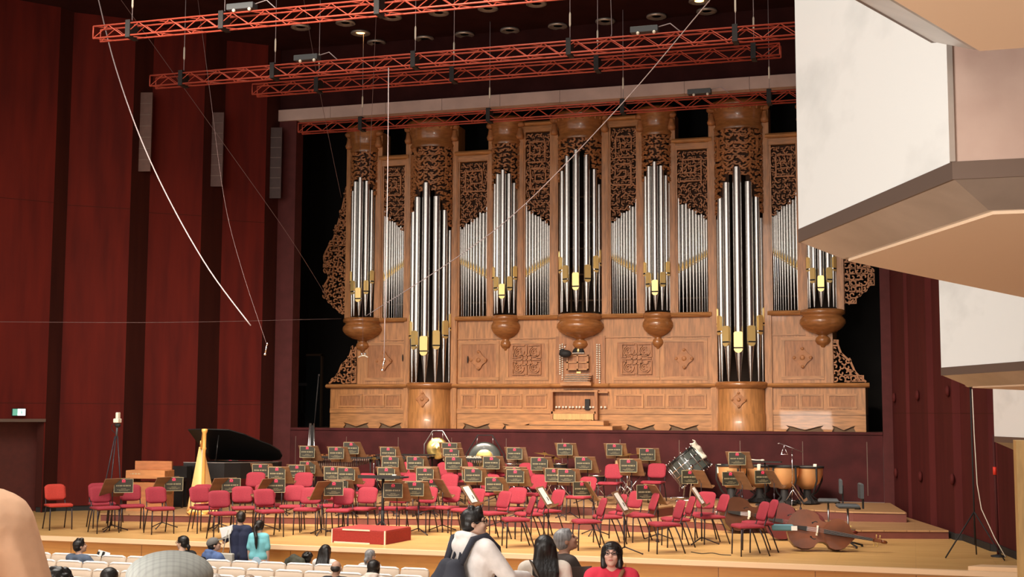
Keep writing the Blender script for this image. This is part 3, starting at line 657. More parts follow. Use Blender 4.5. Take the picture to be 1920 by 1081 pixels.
for ti, (cx, hw, kd) in enumerate(TW):
    dep = {'s': .32, 'b': .48, 'c': .46}[kd]
    ztops, zf0, step, mh, base = {'s': ((9.72, 9.62, 9.38, 9.2), 6.38, (.0, .2, .48, .62), .30, 5.92), 'b': ((9.45, 9.08, 8.72, 8.2), 4.93, (0, .15, .42, .62), .40, 4.12), 'c': ((10.12, 9.98, 9.62, 9.25), 6.55, (0, .2, .45, .62), .36, 5.92)}[kd]
    rr = {'s': (.085, .072, .058, .046), 'b': (.118, .102, .082, .062), 'c': (.095, .085, .072, .055)}[kd]
    angs = (0, 30, 56, 80)
    for k in (0, 1, -1, 2, -2, 3, -3):
        a = math.radians(angs[abs(k)])*(1 if k >= 0 else -1); xx = cx+(hw-.06)*math.sin(a); yy = -dep*math.cos(a)+.05
        s_ = 1 if k >= 0 else -1; zz = ztops[abs(k)]
        P_ALL.append((rr[abs(k)]+1, pipe(xx, yy, base, zf0+step[abs(k)], mh, zz, rr[abs(k)], (math.sin(a), -math.cos(a)))))
    # crown: turned drum with flared cornice
    pr = [(hw+.0, 10.42), (hw+.03, 10.5), (hw-.02, 10.58), (hw+.0, 10.75), (hw+.06, 10.95), (hw+.14, 11.02), (hw+.16, 11.1), (hw+.13, 11.16), (0, 11.16)]
    sc = dep/hw
    class S_: pass
    def tfc(v, cx=cx, sc=sc): return Vector((v.x, YO+(v.y-YO)*sc, v.z))
    mb = MB().use('pot'); mb.lathe([(r, z) for r, z in pr], (X(cx), YO, 0), 28, PI, 2*PI); mb.v = [tuple(tfc(Vector(v))) for v in mb.v]
    mb.lathe([(hw*.98, 10.42), (0, 10.42)], (X(cx), YO, 0), 28, PI, 2*PI)
    if kd != 's':
        mb.use('oakc')
        for j in range(11):
            a = PI+PI*(j+.5)/11; mb.ell((X(cx)+(hw+.07)*math.cos(a), YO+(hw+.07)*math.sin(a)*sc, 10.98), (.035, .035, .06), 8, 6)
    ob(mb, 'tower_crown')
    # shade wrapped on the tower front
    def tfs(v, cx=cx, hw=hw, dep=dep):
        t = max(-1, min(1, (v.x-X(cx))/hw)); a = t*PI/2*.96; r = 1.0-(v.y-YO)/hw
        return Vector((X(cx)+hw*r*math.sin(a), YO-dep*r*math.cos(a), v.z))
    def lows(x, cx=cx, hw=hw, zt=ztops):
        t = min(1, abs(x-X(cx))/hw)*(90/80); i = min(2, int(t*3)); f = min(1, t*3-i); return zt[i]+(zt[i+1]-zt[i])*f-.02
    mb = MB(); fret(mb, X(cx)-hw*.98, X(cx)+hw*.98, 10.44, lows, ti+20, tfs, key=(kd == 'b'), y0=YO-.015, y1=YO+.03, th=.033)
    if kd == 'b':                        # tall central shade piece framing the biggest pipe
        for s_ in (-1, 1):
            for j in range(5):
                z = 10.3-j*.2; pts = [(X(cx)+s_*(.05+.09*(1-math.cos(t*.55))), z-.09*math.sin(t*.7)) for t in range(7)]; mb.ribbon(pts, .035, YO-.05, YO, tfs)
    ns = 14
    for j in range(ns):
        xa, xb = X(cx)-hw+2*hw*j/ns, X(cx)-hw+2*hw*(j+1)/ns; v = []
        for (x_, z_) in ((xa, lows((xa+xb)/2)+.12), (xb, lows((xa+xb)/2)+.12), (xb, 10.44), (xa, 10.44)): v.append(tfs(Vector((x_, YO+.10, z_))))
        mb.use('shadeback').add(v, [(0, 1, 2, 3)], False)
    ob(mb, 'pipe_shade')
    # foot of the tower
    mb = MB()
    if kd == 'b':
        mb.use('oak').lathe([(.60, 2.885), (.60, 3.32), (.585, 3.33), (.585, 3.93)], (X(cx), YO, 0), 28, PI, 2*PI)
        mb.use('pot').lathe([(.585, 3.93), (.62, 3.95), (.65, 4.0), (.66, 4.04), (.64, 4.09), (.60, 4.11), (0, 4.11)], (X(cx), YO, 0), 28, PI, 2*PI)
        f = MB(); tfb = lambda v, cx=cx: Vector((X(cx)+(.585+v.z)*math.sin((v.x-X(cx))/.585), YO-(.585+v.z)*math.cos((v.x-X(cx))/.585), v.y))
        flower(f, cx, 3.66, .19, 0, .03, tfb); f_ = ob(f, 'carved_rosette')
        ob(mb, 'tower_base')
    else:
        s_ = {'s': 1 if abs(cx) < 5 else 1.42, 'c': 1.58}[kd]; R_ = .40*s_
        pr = [(0, 4.93), (.035, 4.95), (.05, 4.99), (.11, 5.03), (.145, 5.10), (.13, 5.18), (.08, 5.23), (.09, 5.25), (.15, 5.28), (.24, 5.33), (.34, 5.42), (.395, 5.53), (.39, 5.62), (.35, 5.69), (.335, 5.72), (.375, 5.75), (.39, 5.80), (.37, 5.86), (.30, 5.88), (0, 5.88)]
        z_s = 1.0 if kd == 's' else 1.0
        prr = [(r*(s_ if r > .16 else (1+(s_-1)*.75)), z if kd == 's' else 5.88-(5.88-z)*1.03) for r, z in pr]
        mb.use('pot').lathe(prr, (X(cx), YO+.02, 0), 32); ob(mb, 'turned_corbel')
# individual pipes: the hundred largest, the thin rest as one part
P_ALL.sort(key=lambda t: -t[0])
rest = MB(); restg = MB()
for i, (_, (b, g)) in enumerate(P_ALL):
    if i < 100:
        o = ob(b, 'pipe'); ob(g, 'pipe_mouth', None, o) if False else None
        gg = g.build('pipe_mouth', None, o, OG)
    else:
        for mm in (b, g):
            for f, mi, sm in zip(mm.f, mm.mi, mm.smooth): rest.use(mm.mats[mi]); rest.add([mm.v[q] for q in f], [tuple(range(len(f)))], sm)
tag(ob(rest, 'thin_pipes'), kind='stuff')
# carved wings
def wing(xin, pts_out, z0, z1, seed, s, name='carved_wing'):
    mb = MB().use('oakc'); rn = random.Random(seed)
    def edge(z):
        for (za, xa), (zb, xb) in zip(pts_out, pts_out[1:]):
            if za <= z <= zb: return xa+(xb-xa)*(z-za)/(zb-za)
        return 0
    z = z0
    out = [(X(s*(xin+edge(z0+(z1-z0)*k/30))), z0+(z1-z0)*k/30) for k in range(31)]
    mb.ribbon(out, .05, YO+.05, YO+.11); mb.ribbon([(X(s*xin), z0), (X(s*xin), z1)], .05, YO+.05, YO+.11)
    zz = z0+.08
    while zz < z1:
        w_ = edge(zz); x = .06
        while x < w_+.02:
            s0 = .085; a0 = rn.uniform(0, 6.3); d = rn.choice([-1, 1])
            mb.ribbon([(X(s*(xin+x))+s0*(1-.1*k)*math.cos(a0+d*k*.65), zz+s0*(1-.1*k)*math.sin(a0+d*k*.65)) for k in range(9)], .034, YO+.05, YO+.11)
            if rn.random() < .35: mb.ribbon([(X(s*(xin+x))-.08, zz-.06), (X(s*(xin+x))+.08, zz-.06), (X(s*(xin+x))+.08, zz+.07), (X(s*(xin+x))-.03, zz+.07)], .036, YO+.03, YO+.11)
            x += .145
        zz += .145
    ob(mb, name)
wo = [(6.0, .10), (6.2, .35), (6.45, .62), (6.8, .68), (7.05, .52), (7.2, .62), (7.6, .72), (7.85, .60), (8.1, .42), (8.5, .30), (9.0, .16), (9.6, .04)]
for s in (-1, 1): wing(6.64, wo, 6.0, 9.55, 3+s, s)
wl = [(4.1, .78), (4.2, .66), (4.35, .52), (4.6, .42), (4.8, .2), (5.1, .10), (5.2, .02)]
for s in (-1, 1): wing(6.34, wl, 4.1, 5.1, 9+s, s, 'scroll_bracket')
# ---- console
mb = MB().use('oakp'); obox(mb, -.66, .66, -.02, .03, 4.08, 5.30); ob(mb, 'console_back')
mb = MB().use('oakh'); obox(mb, -.45, .36, -.34, 0, 4.02, 4.10); mb.use('oakp')
for i in range(4):
    mb.use('oakp'); obox(mb, -.42, .33, -.33+.07*i, -.02, 4.10+i*.055, 4.13+i*.055); mb.use('ivory'); obox(mb, -.36, .27, -.35+.07*i, -.10, 4.13+i*.055, 4.137+i*.055)
    mb.use('matte')
    for k in range(28): obox(mb, -.355+k*.0223, -.345+k*.0223, -.31+.07*i, -.12, 4.137+i*.055, 4.147+i*.055)
ob(mb, 'keyboards')
mb = MB().use('oakh'); 
for z in (4.42, 4.60, 4.78): obox(mb, -.33, .25, -.16, -.12, z, z+.035)
for x in (-.33, -.06, .21): obox(mb, x, x+.04, -.16, -.12, 4.42, 4.81)
mb.use('oakp'); obox(mb, -.30, .24, -.12, -.10, 4.45, 4.8)
ob(mb, 'music_desk')
mb = MB().use('gold'); obox(mb, -.09, .02, -.05, -.02, 4.34, 4.39); ob(mb, 'name_plate')
mb = MB().use('matte').lathe([(0, -.02), (.16, -.02), (.16, .02), (0, .02)], (X(-.04), YO-.05, 4.86), 20, 0, PI, Matrix.Rotation(PI/2, 3, 'X')); mb.use('gold').ell((X(-.04), YO-.08, 4.93), (.03, .01, .045), 12, 8); mb.use('ivory'); obox(mb, -.20, .12, -.09, -.03, 4.855, 4.87)
ob(mb, 'clock_arch')
kn = 0
for cx_, n_, z0_ in ((-.53, 14, 4.33), (-.465, 17, 4.18), (.455, 16, 4.22), (.52, 18, 4.10)):
    for k in range(n_):
        if kn >= 100: break
        kn += 1
        mb = MB().use('ivory').lathe([(.012, 0), (.012, .03), (.021, .035), (.021, .05), (0, .055)], (X(cx_), YO-.02, z0_+.057*k), 10, rot=Matrix.Rotation(PI/2, 3, 'X'))
        ob(mb, 'stop_knob')
mb = MB().use('oakp'); obox(mb, -.72, .72, -.01, .0, 3.42, 3.9); mb.use('oakh'); obox(mb, -.75, .5, -.20, 0, 3.86, 3.90); obox(mb, -.72, .45, -.22, -.02, 3.30, 3.36); obox(mb, .5, .75, -.14, 0, 3.83, 3.87)
mb.use('oakp'); obox(mb, -.75, -.68, -.22, 0, 3.15, 3.86); obox(mb, .42, .50, -.22, 0, 3.15, 3.86); ob(mb, 'knee_board')
for i in range(13):
    x = (-.62, -.54, -.44, -.36, -.26, -.18, -.08, 0, .1, .28, .36, .57, .67)[i]
    mb = MB().use('ivory').lathe([(.012, 0), (.012, .05), (.028, .055), (.028, .075), (0, .08)], (X(x), YO-.02, 3.47), 10, rot=Matrix.Rotation(PI/2, 3, 'X')); ob(mb, 'toe_piston')
mb = MB().use('matte'); obox(mb, .14, .26, -.10, -.02, 3.40, 3.68, bev=.01); ob(mb, 'swell_pedal')
mb = MB().use('yellow'); obox(mb, -.66, .40, -.25, -.05, 3.14, 3.3)
for k in range(26): obox(mb, -.64+k*.0395, -.622+k*.0395, -.4, -.05, 3.135, 3.16)
ob(mb, 'pedal_board')
for a, b, y0, z0, z1, lab in ((-1.65, 1.10, -1.15, 2.885, 3.00, 'wide oak platform step at the foot of the organ console'), (-1.15, .78, -.75, 3.002, 3.13, 'narrower upper oak step below the organ keyboards')):
    o = MB().use('oakh').box((a, y0, 0), (b, -.12 if z0 > 2.9 else -.1, z1-z0)).use('slot').box((a, y0-.001, 0), (b, y0, .02)).build('platform_step'); o.location = (XC, YO, z0); tag(o, lab, 'platform')
fan = MB().use('matte').ell((0, 0, .04), (.17, .10, .10), 12, 8).ell((-.08, 0, .1), (.08, .06, .07), 10, 6).use('chrome').tube([(-.05, 0, .1), (-.02, 0, .2), (.02, 0, .28)], .012, 6)
o = fan.build('black_cloth_bundle'); o.location = (X(-.33), YO-.28, 4.80); tag(o, 'small crumpled black cloth bundle lying on the organ music desk', 'cloth')
# ================================================================ THINGS ON STAGE
def rot_z(a): return Matrix.Rotation(a, 3, 'Z')
def dup(root, parts, loc, rz, name=None):
    r = root.copy(); COL.objects.link(r); r.location = loc; r.rotation_euler = (0, 0, rz)
    for p_ in parts:
        c = p_.copy(); COL.objects.link(c); c.parent = r
    return r
def ground(x, level): return {0: ZS, 1: L1, 2: L2}[level]
def clampY(x, y, level, m_):
    if level == 1: y = max(y, yfront(r1f, x)+m_); y = min(y, yfront(r2f, x)-m_*.6) if -12 < x < -.4 else y
    if level == 2: y = min(max(y, yfront(r2f, x)+m_), 30.05)
    if level == 0 and -16.4 < x < .5: y = min(y, yfront(r1f, x)-m_*.7)
    return y
# ---- chairs (front of the chair looks to local -Y)
def make_chair(cloth):
    t = thing('orchestra_chair'); P = []
    sb = MB().use(cloth)
    n = 8; rows = []
    prof = [(-.235, .445), (-.245, .47), (-.225, .50), (-.12, .512), (.08, .50), (.19, .495), (.20, .47), (.18, .45)]
    vs = []; W = .225
    for i, xx in enumerate((-W, -W*.93, -W*.6, 0, W*.6, W*.93, W)):
        q = (.012, .0, 0, 0, 0, 0, .012)[i]; e = (.6, .93, 1, 1, 1, .93, .6)[i]
        for y, z in prof: vs.append((xx, y*(.96 if e < .7 else 1), .475+(z-.475)*e))
    m_ = len(prof); fs = [(i*m_+k, i*m_+(k+1) % m_, (i+1)*m_+(k+1) % m_, (i+1)*m_+k) for i in range(6) for k in range(m_)]+[tuple(range(m_)), tuple(range(6*m_, 7*m_))]
    sb.add(vs, fs, True); P.append(sb.build('seat', None, t))
    bb = MB().use(cloth); vs = []; nz = 9; nx = 9
    def bp(i, k, side):
        zf = k/(nz-1); xf = -1+2*i/(nx-1)
        rnd_ = 1-max(0, (abs(zf-.5)*2-.72)/.28)**2*.16
        x = xf*.205*rnd_; z = .555+.315*zf-(abs(xf)**6)*(.02 if zf > .5 else -.02)*abs(zf-.5)*2
        y = .195+.10*zf-.035*(1-xf*xf)*-1*.6; th = .026*math.sqrt(max(0.04, 1-abs(xf)**5))*math.sqrt(max(.06, 1-abs(2*zf-1)**6))
        return (x, y+side*th, z)
    for side in (-1, 1):
        for k in range(nz):
            for i in range(nx): vs.append(bp(i, k, side))
    o1 = nx*nz; fs = []
    for k in range(nz-1):
        for i in range(nx-1):
            a = k*nx+i; fs.append((a, a+1, a+nx+1, a+nx)); fs.append((o1+a+nx, o1+a+nx+1, o1+a+1, o1+a))
    rim = [i for i in range(nx)]+[k*nx+nx-1 for k in range(1, nz)]+[(nz-1)*nx+i for i in range(nx-2, -1, -1)]+[k*nx for k in range(nz-2, 0, -1)]
    for a, b in zip(rim, rim[1:]+rim[:1]): fs.append((a, o1+a, o1+b, b))
    bb.add(vs, fs, True); P.append(bb.build('backrest', None, t))
    for s in (-1, 1):
        P.append(MB().use('leg').tube([(s*.205, -.205, .455), (s*.212, -.215, .25), (s*.215, -.222, .0)], .0125, 8).build('leg', None, t))
        P.append(MB().use('leg').tube([(s*.20, .10, .455), (s*.205, .17, .30), (s*.212, .275, .0)], .0125, 8).build('leg', None, t))
    fr = MB().use('leg')
    for s in (-1, 1): fr.tube([(s*.205, -.205, .452), (s*.205, .10, .452)], .012, 8); fr.tube([(s*.18, .12, .455), (s*.19, .20, .50), (s*.185, .235, .60), (s*.16, .28, .80)], .011, 8)
    fr.tube([(-.205, -.19, .445), (.205, -.19, .445)], .011, 8); fr.tube([(-.205, .10, .445), (.205, .10, .445)], .011, 8)
    P.append(fr.build('frame', None, t))
    return t, P
CH_RED = make_chair('red'); CH_OR = make_chair('orange'); used = set()
placed_chairs = []
def chair(px, py, level, deg, cloth='red'):
    """px,py: middle of the top edge of the backrest; deg: 0 faces the stalls, + turns to the right of the picture"""
    g = ground(0, level); q = atZ(px, py, g+.87); a = math.radians(deg)
    bx, by = .29*-math.sin(a)*-1, .29*math.cos(a)   # backrest offset from the seat centre
    x = q.x-(-math.sin(a)*.29); y = q.y-math.cos(a)*.29
    for _ in range(3):
        y = clampY(x, y, level, .27); x = u(px)*(y+math.cos(a)*.29)+math.sin(a)*.29
    g = ground(0, level)
    k = CH_OR if cloth == 'orange' else CH_RED
    if cloth not in used: used.add(cloth); o = k[0]; o.location = (x, y, g); o.rotation_euler = (0, 0, a)
    else: o = dup(k[0], k[1], (x, y, g), a)
    o['category'] = 'chair'; placed_chairs.append((o, px, level, deg, cloth)); return o
for c in [(108, 907, 0, 52, 'orange'), (192, 911, 0, 55), (189, 905, 0, 50), (249, 908, 0, 40), (296, 912, 0, 50), (377, 911, 0, 52), (385, 907.5, 0, 50), (414, 919, 0, 45),
          (458, 911, 0, 35), (498, 916, 0, 48), (500, 907, 0, 40), (556, 909, 0, 18), (587, 913, 0, 12), (631, 908, 0, 10),
          (648, 914.5, 0, 10), (693, 912.5, 0, 0), (752, 912, 0, -2), (806, 912, 0, -8), (850, 911, 0, -12), (898, 915, 0, -28), (949, 920, 0, -38), (972, 913, 0, -12),
          (1000, 930, 0, -62), (1022, 922, 0, -58), (1049, 917, 0, -40), (1132, 933, 0, -62), (1169, 926, 0, -60), (1194, 920, 0, -38), (1229, 924, 0, -62),
          (1276, 937, 0, -60), (1297, 930, 0, -66), (1324, 921, 0, -25), (1358, 926, 0, -58), (1432, 940, 0, -62), (1450, 936, 0, -66),
          # first riser
          (483, 893, 1, 15), (573, 897, 1, 8), (690, 892, 1, 0), (650, 893, 1, 3), (775, 892, 1, 0), (845, 889, 1, -5), (922, 896, 1, -10), (1012, 889, 1, -12), (1104, 895, 1, -20),
          # second riser
          (768, 873, 2, 0), (838, 871, 2, -2), (872, 876, 2, -2), (935, 872, 2, -5), (990, 873, 2, -8), (1152, 879.5, 2, -5), (1232, 880.5, 2, -6)]:
    chair(*c)
# ---- swivel stools of the bass players
def stool(px, py, S, deg, lab):
    x, y = at_scale(px, S); g = ZS
    t = thing('bass_stool', (x, y, g), math.radians(deg), lab, 'stool')
    MB().use('grey').box((-.19, -.19, .68), (.19, .19, .75), bev=.025).build('seat', None, t)
    MB().use('grey').box((-.17, .20, .84), (.17, .26, 1.12), bev=.02).build('backrest', None, t)
    MB().use('matte').box((-.04, .12, .66), (.04, .22, .69)).box((-.03, .25, .67), (.03, .28, 1.0)).build('back_support', None, t)
    MB().use('steel').tube([(0, 0, .08), (0, 0, .68)], .018, 10).tube([(.12*math.cos(k*.5), .12*math.sin(k*.5), .3) for k in range(13)], .008, 6).build('column', None, t)
    for k in range(4):
        a = k*PI/2+.4; MB().use('matte').tube([(0, 0, .10), (.28*math.cos(a), .28*math.sin(a), .03)], .016, 8).ell((.27*math.cos(a), .27*math.sin(a), .015), (.02, .02, .015), 8, 6).build('leg', None, t)
stool(1548, 975, 99, -85, 'grey padded bass stool standing behind the nearest bass, farther of the two at right')
stool(1584, 1000, 105, -80, 'grey padded bass stool with black backrest beyond the neck of the nearest bass')
# ---- music stands and hanging placards
def make_placard():
    t = thing('notice_placard'); P = []
    P.append(MB().use('plac').box((-.16, -.004, -.25), (.16, .004, 0)).build('board', None, t))
    b = MB().use('placg')
    for (x0, z0, x1, z1) in ((-.16, -.006, .16, 0), (-.16, -.25, .16, -.244), (-.16, -.25, -.154, 0), (.154, -.25, .16, 0)): b.box((x0, -.006, z0), (x1, -.004, z1))
    P.append(b.build('gold_border', None, t))
    e = MB().use('placr')
    f = lambda v: Vector((v.x, -.005-v.z, v.y))
    e.prism([(-.026, -.055), (-.03, -.03), (-.012, -.012), (.014, -.014), (.032, -.032), (.024, -.055)], 0, .003, f)
    for k in range(5): e.box((-.03+k*.013, -.008, -.068), (-.022+k*.013, -.005, -.060))
    e.use('plac').box((-.008, -.0095, -.045), (.008, -.008, -.028))
    P.append(e.build('emblem', None, t))
    r_ = random.Random(3); g = MB().use('placg')
    def glyph(x, z, s):
        for j in range(3): g.box((x-s*.42, -.007, z+s*(-.36+j*.34)), (x+s*.42, -.005, z+s*(-.36+j*.34)+s*.12))
        for i in r_.sample([-.36, -.12, .12, .34], 2): g.box((x+s*i-s*.05, -.007, z-s*.4), (x+s*i+s*.05, -.005, z+s*.42))
    for k in range(4): glyph(-.115+k*.027, -.125, .026)
    g.box((-.018, -.007, -.127), (-.006, -.005, -.121))
    for k in range(4): glyph(.012+k*.031, -.125, .028)
    P.append(g.build('large_lettering', None, t))
    g = MB().use('placg')
    for k in range(6): glyph(-.035+k*.014, -.178, .010)
    for k in range(17): glyph(-.1+k*.0125, -.198, .009)
    for k in range(12): glyph(-.07+k*.0127, -.214, .009)
    P.append(g.build('small_lettering', None, t))
    for o_ in P: o_.data.transform(Matrix.Diagonal((1.13, 1, 1.08, 1)))
    return t, P
PLC = make_placard(); first_pl = [True]; placed_pl = []
def make_stand(zb):
    t = thing('music_stand'); P = []
    tilt = Matrix.Rotation(math.radians(33), 4, 'X'); T = Matrix.Translation((0, -.02, zb)) @ tilt
    d = MB().use('ply'); d.box((-.27, -.008, -.07), (.27, .008, .36), bev=.004); d.v = [tuple(T @ Vector(v)) for v in d.v]; P.append(d.build('desk', None, t))
    d = MB().use('ply'); d.box((-.27, .008, -.07), (.27, .075, -.055)).box((-.27, .07, -.07), (.27, .078, -.045)); d.v = [tuple(T @ Vector(v)) for v in d.v]; P.append(d.build('ledge', None, t))
    P.append(MB().use('leg').tube([(0, -.05, .10), (0, -.05, .5)], .013, 8).tube([(0, -.05, .48), (0, -.05, zb+.08)], .009, 8).lathe([(.02, .48), (.022, .54), (.012, .55)], (0, -.05, 0), 10).tube([(0, -.05, zb+.06), (0, -.09, zb+.12)], .02, 8).build('post', None, t))
    for k in range(3):
        a = k*2*PI/3+PI/2; P.append(MB().use('leg').tube([(0, -.05, .12), (.30*math.cos(a), -.05+.30*math.sin(a), .012)], .010, 8).ell((.30*math.cos(a), -.05+.30*math.sin(a), .014), (.016, .016, .014), 8, 6).build('leg', None, t))
    return t, P, T
STS = {.92: make_stand(.72), 1.06: make_stand(.86), 1.16: make_stand(.96)}; st_used = set(); placed_st = []
def stand(px, py, level, deg, pl=True, pdeg=None, dz=0, sheet=False, lab=None, edge=0):
    """px,py: middle of the placard (or of the desk); deg: direction of the music side, 0 = away from the stalls, +90 = music faces right"""
    g = ground(0, level); a = -math.radians(deg)
    hv = .92 if level < 2 or py > 856 else (1.16 if py < 842 else 1.06); ST = STS[hv]
    zc = g+hv; q = atZ(px, py, zc); Rz = rot_z(a)
    off = Rz @ Vector((0, -.14, 0)); x, y = q.x-off.x, q.y-off.y
    for _ in range(3): y = clampY(x, y, level, .16); x = u(px)*(y+off.y)-off.x
    if hv not in st_used: st_used.add(hv); o = ST[0]; o.location = (x, y, g); o.rotation_euler = (0, 0, a)
    else: o = dup(ST[0], ST[1], (x, y, g), a)
    o['category'] = 'music stand'; placed_st.append((o, px, level, deg, sheet))
    top = Rz @ (ST[2] @ Vector((edge, -.022, .362)))
    if pl:
        pa = math.radians(pdeg if pdeg is not None else 16)
        loc = (x+top.x, y+top.y-.012, g+top.z)
        if first_pl[0]: first_pl[0] = False; p_ = PLC[0]; p_.location = loc; p_.rotation_euler = (0, 0, pa)
        else: p_ = dup(PLC[0], PLC[1], loc, pa)
        p_['category'] = 'placard'; placed_pl.append((p_, px, level, abs(deg) > 30))
    if sheet:
        s_ = MB().use('paper').box((-.13, .010, .0), (.13, .014, .33)).box((.0, .014, .002), (.225, .017, .325)).build('sheet_music'); 
        s_.data.transform(ST[2]); s_.location = (x, y, g); s_.rotation_euler = (0, 0, a)
        tag(s_, None, 'sheet music'); SH.append((s_, px))
    return o
SH = []
for s_ in [# second riser, back
        (582, 843, 2, 6), (636, 845, 2, 5), (665, 836, 2, 20), (733, 845, 2, 8), (846, 837, 2, -2), (850, 848, 2, 4), (968, 846, 2, 4), (1062, 838, 2, 6), (1154, 838, 2, 4), (1215, 847, 2, 2), (1384, 855, 2, 12),
        (784, 866, 2, 8), (855, 866, 2, 5), (926, 863, 2, 10), (1015, 866, 2, 8), (1098, 864, 2, 14), (1181, 872, 2, 8),
        # first riser
        (495, 877, 1, 0), (527, 883, 1, 8), (563, 879, 1, 0), (584, 872, 1, 14), (630, 880, 1, 4), (656, 888, 1, 6), (737, 868, 2, 3), (730, 884, 1, 4), (804, 880, 1, 3), (802, 893, 1, 4),
        (887, 876, 1, 5), (892, 895, 1, 6), (968, 881, 1, 5), (970, 899, 1, 5), (1042, 886, 1, 8), (1066, 887, 1, 8), (422, 867, 1, -55), (1307, 890, 1, 40), (1383, 897, 1, 45), (1442, 890, 1, 55),
        # stage floor
        (221, 906, 0, -66), (315, 903, 0, -70), (422, 905, 0, -66), (506, 906, 0, -80), (613, 911, 0, -68), (642, 908, 0, 2), (743, 914, 0, 0), (783, 911, 0, 4), (824, 907, 0, 40), (934, 900, 0, 30), (1103, 912, 0, 62), (1224, 918, 0, 55)]:
    big = abs(s_[3]) > 30
    stand(*s_, pdeg=14 if not big else (34 if s_[3] > 0 else 30)*1.0, edge=(.13 if s_[3] < 0 else -.13) if big else 0)
for s_ in [(880, 920, 0, 88), (1019, 923, 0, 88), (1160, 933, 0, 88), (1304, 922, 0, 88)]: stand(*s_, pl=False, sheet=True)
stand(1489, 910, 0, 84, pl=False)
LV = {0: 'stage floor', 1: 'first riser', 2: 'second riser'}
def name_sets(items, keyf, labf, group):
    d = {}
    for it in items: d.setdefault(keyf(it), []).append(it)
    for k, l in d.items():
        l.sort(key=lambda t: t[1])
        for i, it in enumerate(l):
            if len(l) == 1: o_ = 'the only one'
            elif i == len(l)-1 and i > 1: o_ = 'rightmost'
            else: o_ = ORD[i]
            tag(it[0], labf(k, o_), group=group(k) if callable(group) else group)
def face(d): return 'turned right' if d > 25 else ('turned left' if d < -25 else 'facing the stalls')
name_sets(placed_chairs, lambda t: (t[2], face(t[3]), t[4]), lambda k, o: '%s padded chair on the %s %s, %s' % ('orange-red' if k[2] == 'orange' else 'red', LV[k[0]], k[1], o) if k[2] != 'orange' else 'lone orange-red padded chair at the far left of the stage floor', 'orchestra chairs')
name_sets(placed_st, lambda t: (t[2], 'with open white music' if t[4] else ('turned sideways' if abs(t[3]) > 25 else 'seen from behind')), lambda k, o: 'plywood music stand %s on the %s, %s' % (k[1], LV[k[0]], o), 'music stands')
name_sets(placed_pl, lambda t: (t[2], t[3]), lambda k, o: 'black gold-edged placard on a %sstand on the %s, %s' % ('sideways ' if k[1] else 'straight ', LV[k[0]], o), 'notice placards')
ordinals(SH, lambda s: 'white sheet music lying on a sideways stand, '+s+' of four')
# conductor's desk: a flat black top seen edge-on
x, y = at_scale(722, 99); t = thing('conductor_stand', (x, y, ZS), 0, 'tall black conductor music stand with flat wide top behind the podium', 'music stand')
MB().use('matte').box((-.42, -.2, 1.10), (.42, .25, 1.13), bev=.008).box((-.42, -.22, 1.10), (.42, -.2, 1.16)).build('desk', None, t)
MB().use('matte').tube([(0, 0, .25), (0, 0, 1.1)], .028, 12).tube([(0, 0, .1), (0, 0, .5)], .034, 12).build('post', None, t)
for k in range(3): a = k*2*PI/3-.6; MB().use('steel' if k == 0 else 'matte').tube([(0, 0, .32), (.34*math.cos(a), .34*math.sin(a), .02)], .014, 8).build('leg', None, t)
o = MB().use('ivory').box((-.035, -.03, 0), (.035, .03, .045), bev=.004).build('small_white_box'); o.location = (x+.27, y-.1, ZS+1.13); tag(o, 'tiny white box on the black conductor stand', 'box')
# podium
c = [atZ(622, 1016, ZS), atZ(722, 1021, ZS), atZ(763, 1013.5, ZS)]
A, B, C_ = [Vector((p.x, p.y)) for p in c]; ax = (B-A).normalized(); ay = Vector((-ax.y, ax.x)); W_, D_ = (B-A).length, .98
t = thing('conductor_podium', (A.x, A.y, ZS), math.atan2(ax.y, ax.x), 'red carpeted conductor podium with white edge strips at the stage front', 'podium')
MB().use('podred').box((0, 0, 0), (W_, D_, .225), bev=.006).build('base_box', None, t)
MB().use('podtop').box((.005, .005, .225), (W_-.005, D_-.005, .245), bev=.004).build('carpet_top', None, t)
MB().use('tape').box((-.006, -.006, .0), (.014, .014, .24)).box((W_-.02, -.008, 0), (W_+.006, .016, .24)).build('corner_strip', None, t)
MB().use('tape').box((.22, -.010, .225), (.78, .01, .249)).build('edge_strip', None, t)
MB().use('tape').box((.05, -.010, .0), (.78, -.001, .022)).build('base_strip', None, t)
# ---- harp
q = atZ(376, 961, L1); t = thing('concert_harp', (q.x, clampY(q.x, q.y, 1, .25), L1), math.radians(-54), 'tall pale maple harp standing among the chairs at stage left', 'harp')
col_ = MB().use('harp').lathe([(.10, 0), (.10, .03), (.055, .06), (.045, .12), (.04, .3), (.034, 1.35), (.05, 1.38), (.035, 1.42), (.042, 1.70), (.062, 1.74), (.065, 1.79), (.04, 1.80), (0, 1.80)], (.42, 0, 0), 16); col_.build('column', None, t)
nk = MB().use('harp'); pts = [(.42, 1.72), (.25, 1.70), (.10, 1.55), (-.02, 1.42), (-.14, 1.42), (-.22, 1.50)]
nk.ribbon(pts, .10, -.03, .03); nk.build('neck', None, t)
sb = MB().use('harp2'); n = 9; vs = []
for k in range(n):
    f = k/(n-1); cx = .30-.50*f; z = .10+1.30*f; w_ = .31*(1-f)+.05*f; dp = .13*(1-f)+.06*f
    for j in range(9): a = PI*j/8; vs.append((cx-dp*math.sin(a)*1.0, w_*math.cos(a), z-dp*.4*math.sin(a)))
sb.add(vs, [(i*9+k, i*9+k+1, i*9+k+10, i*9+k+9) for i in range(n-1) for k in range(8)]+[(i*9+8, i*9, i*9+9, i*9+17) for i in range(n-1)]+[tuple(range(9)), tuple(range((n-1)*9, n*9))], True)
sb.build('soundbox', None, t)
MB().use('harp').box((-.02, -.30, 0), (.50, .30, .10), bev=.03).build('pedal_base', None, t)
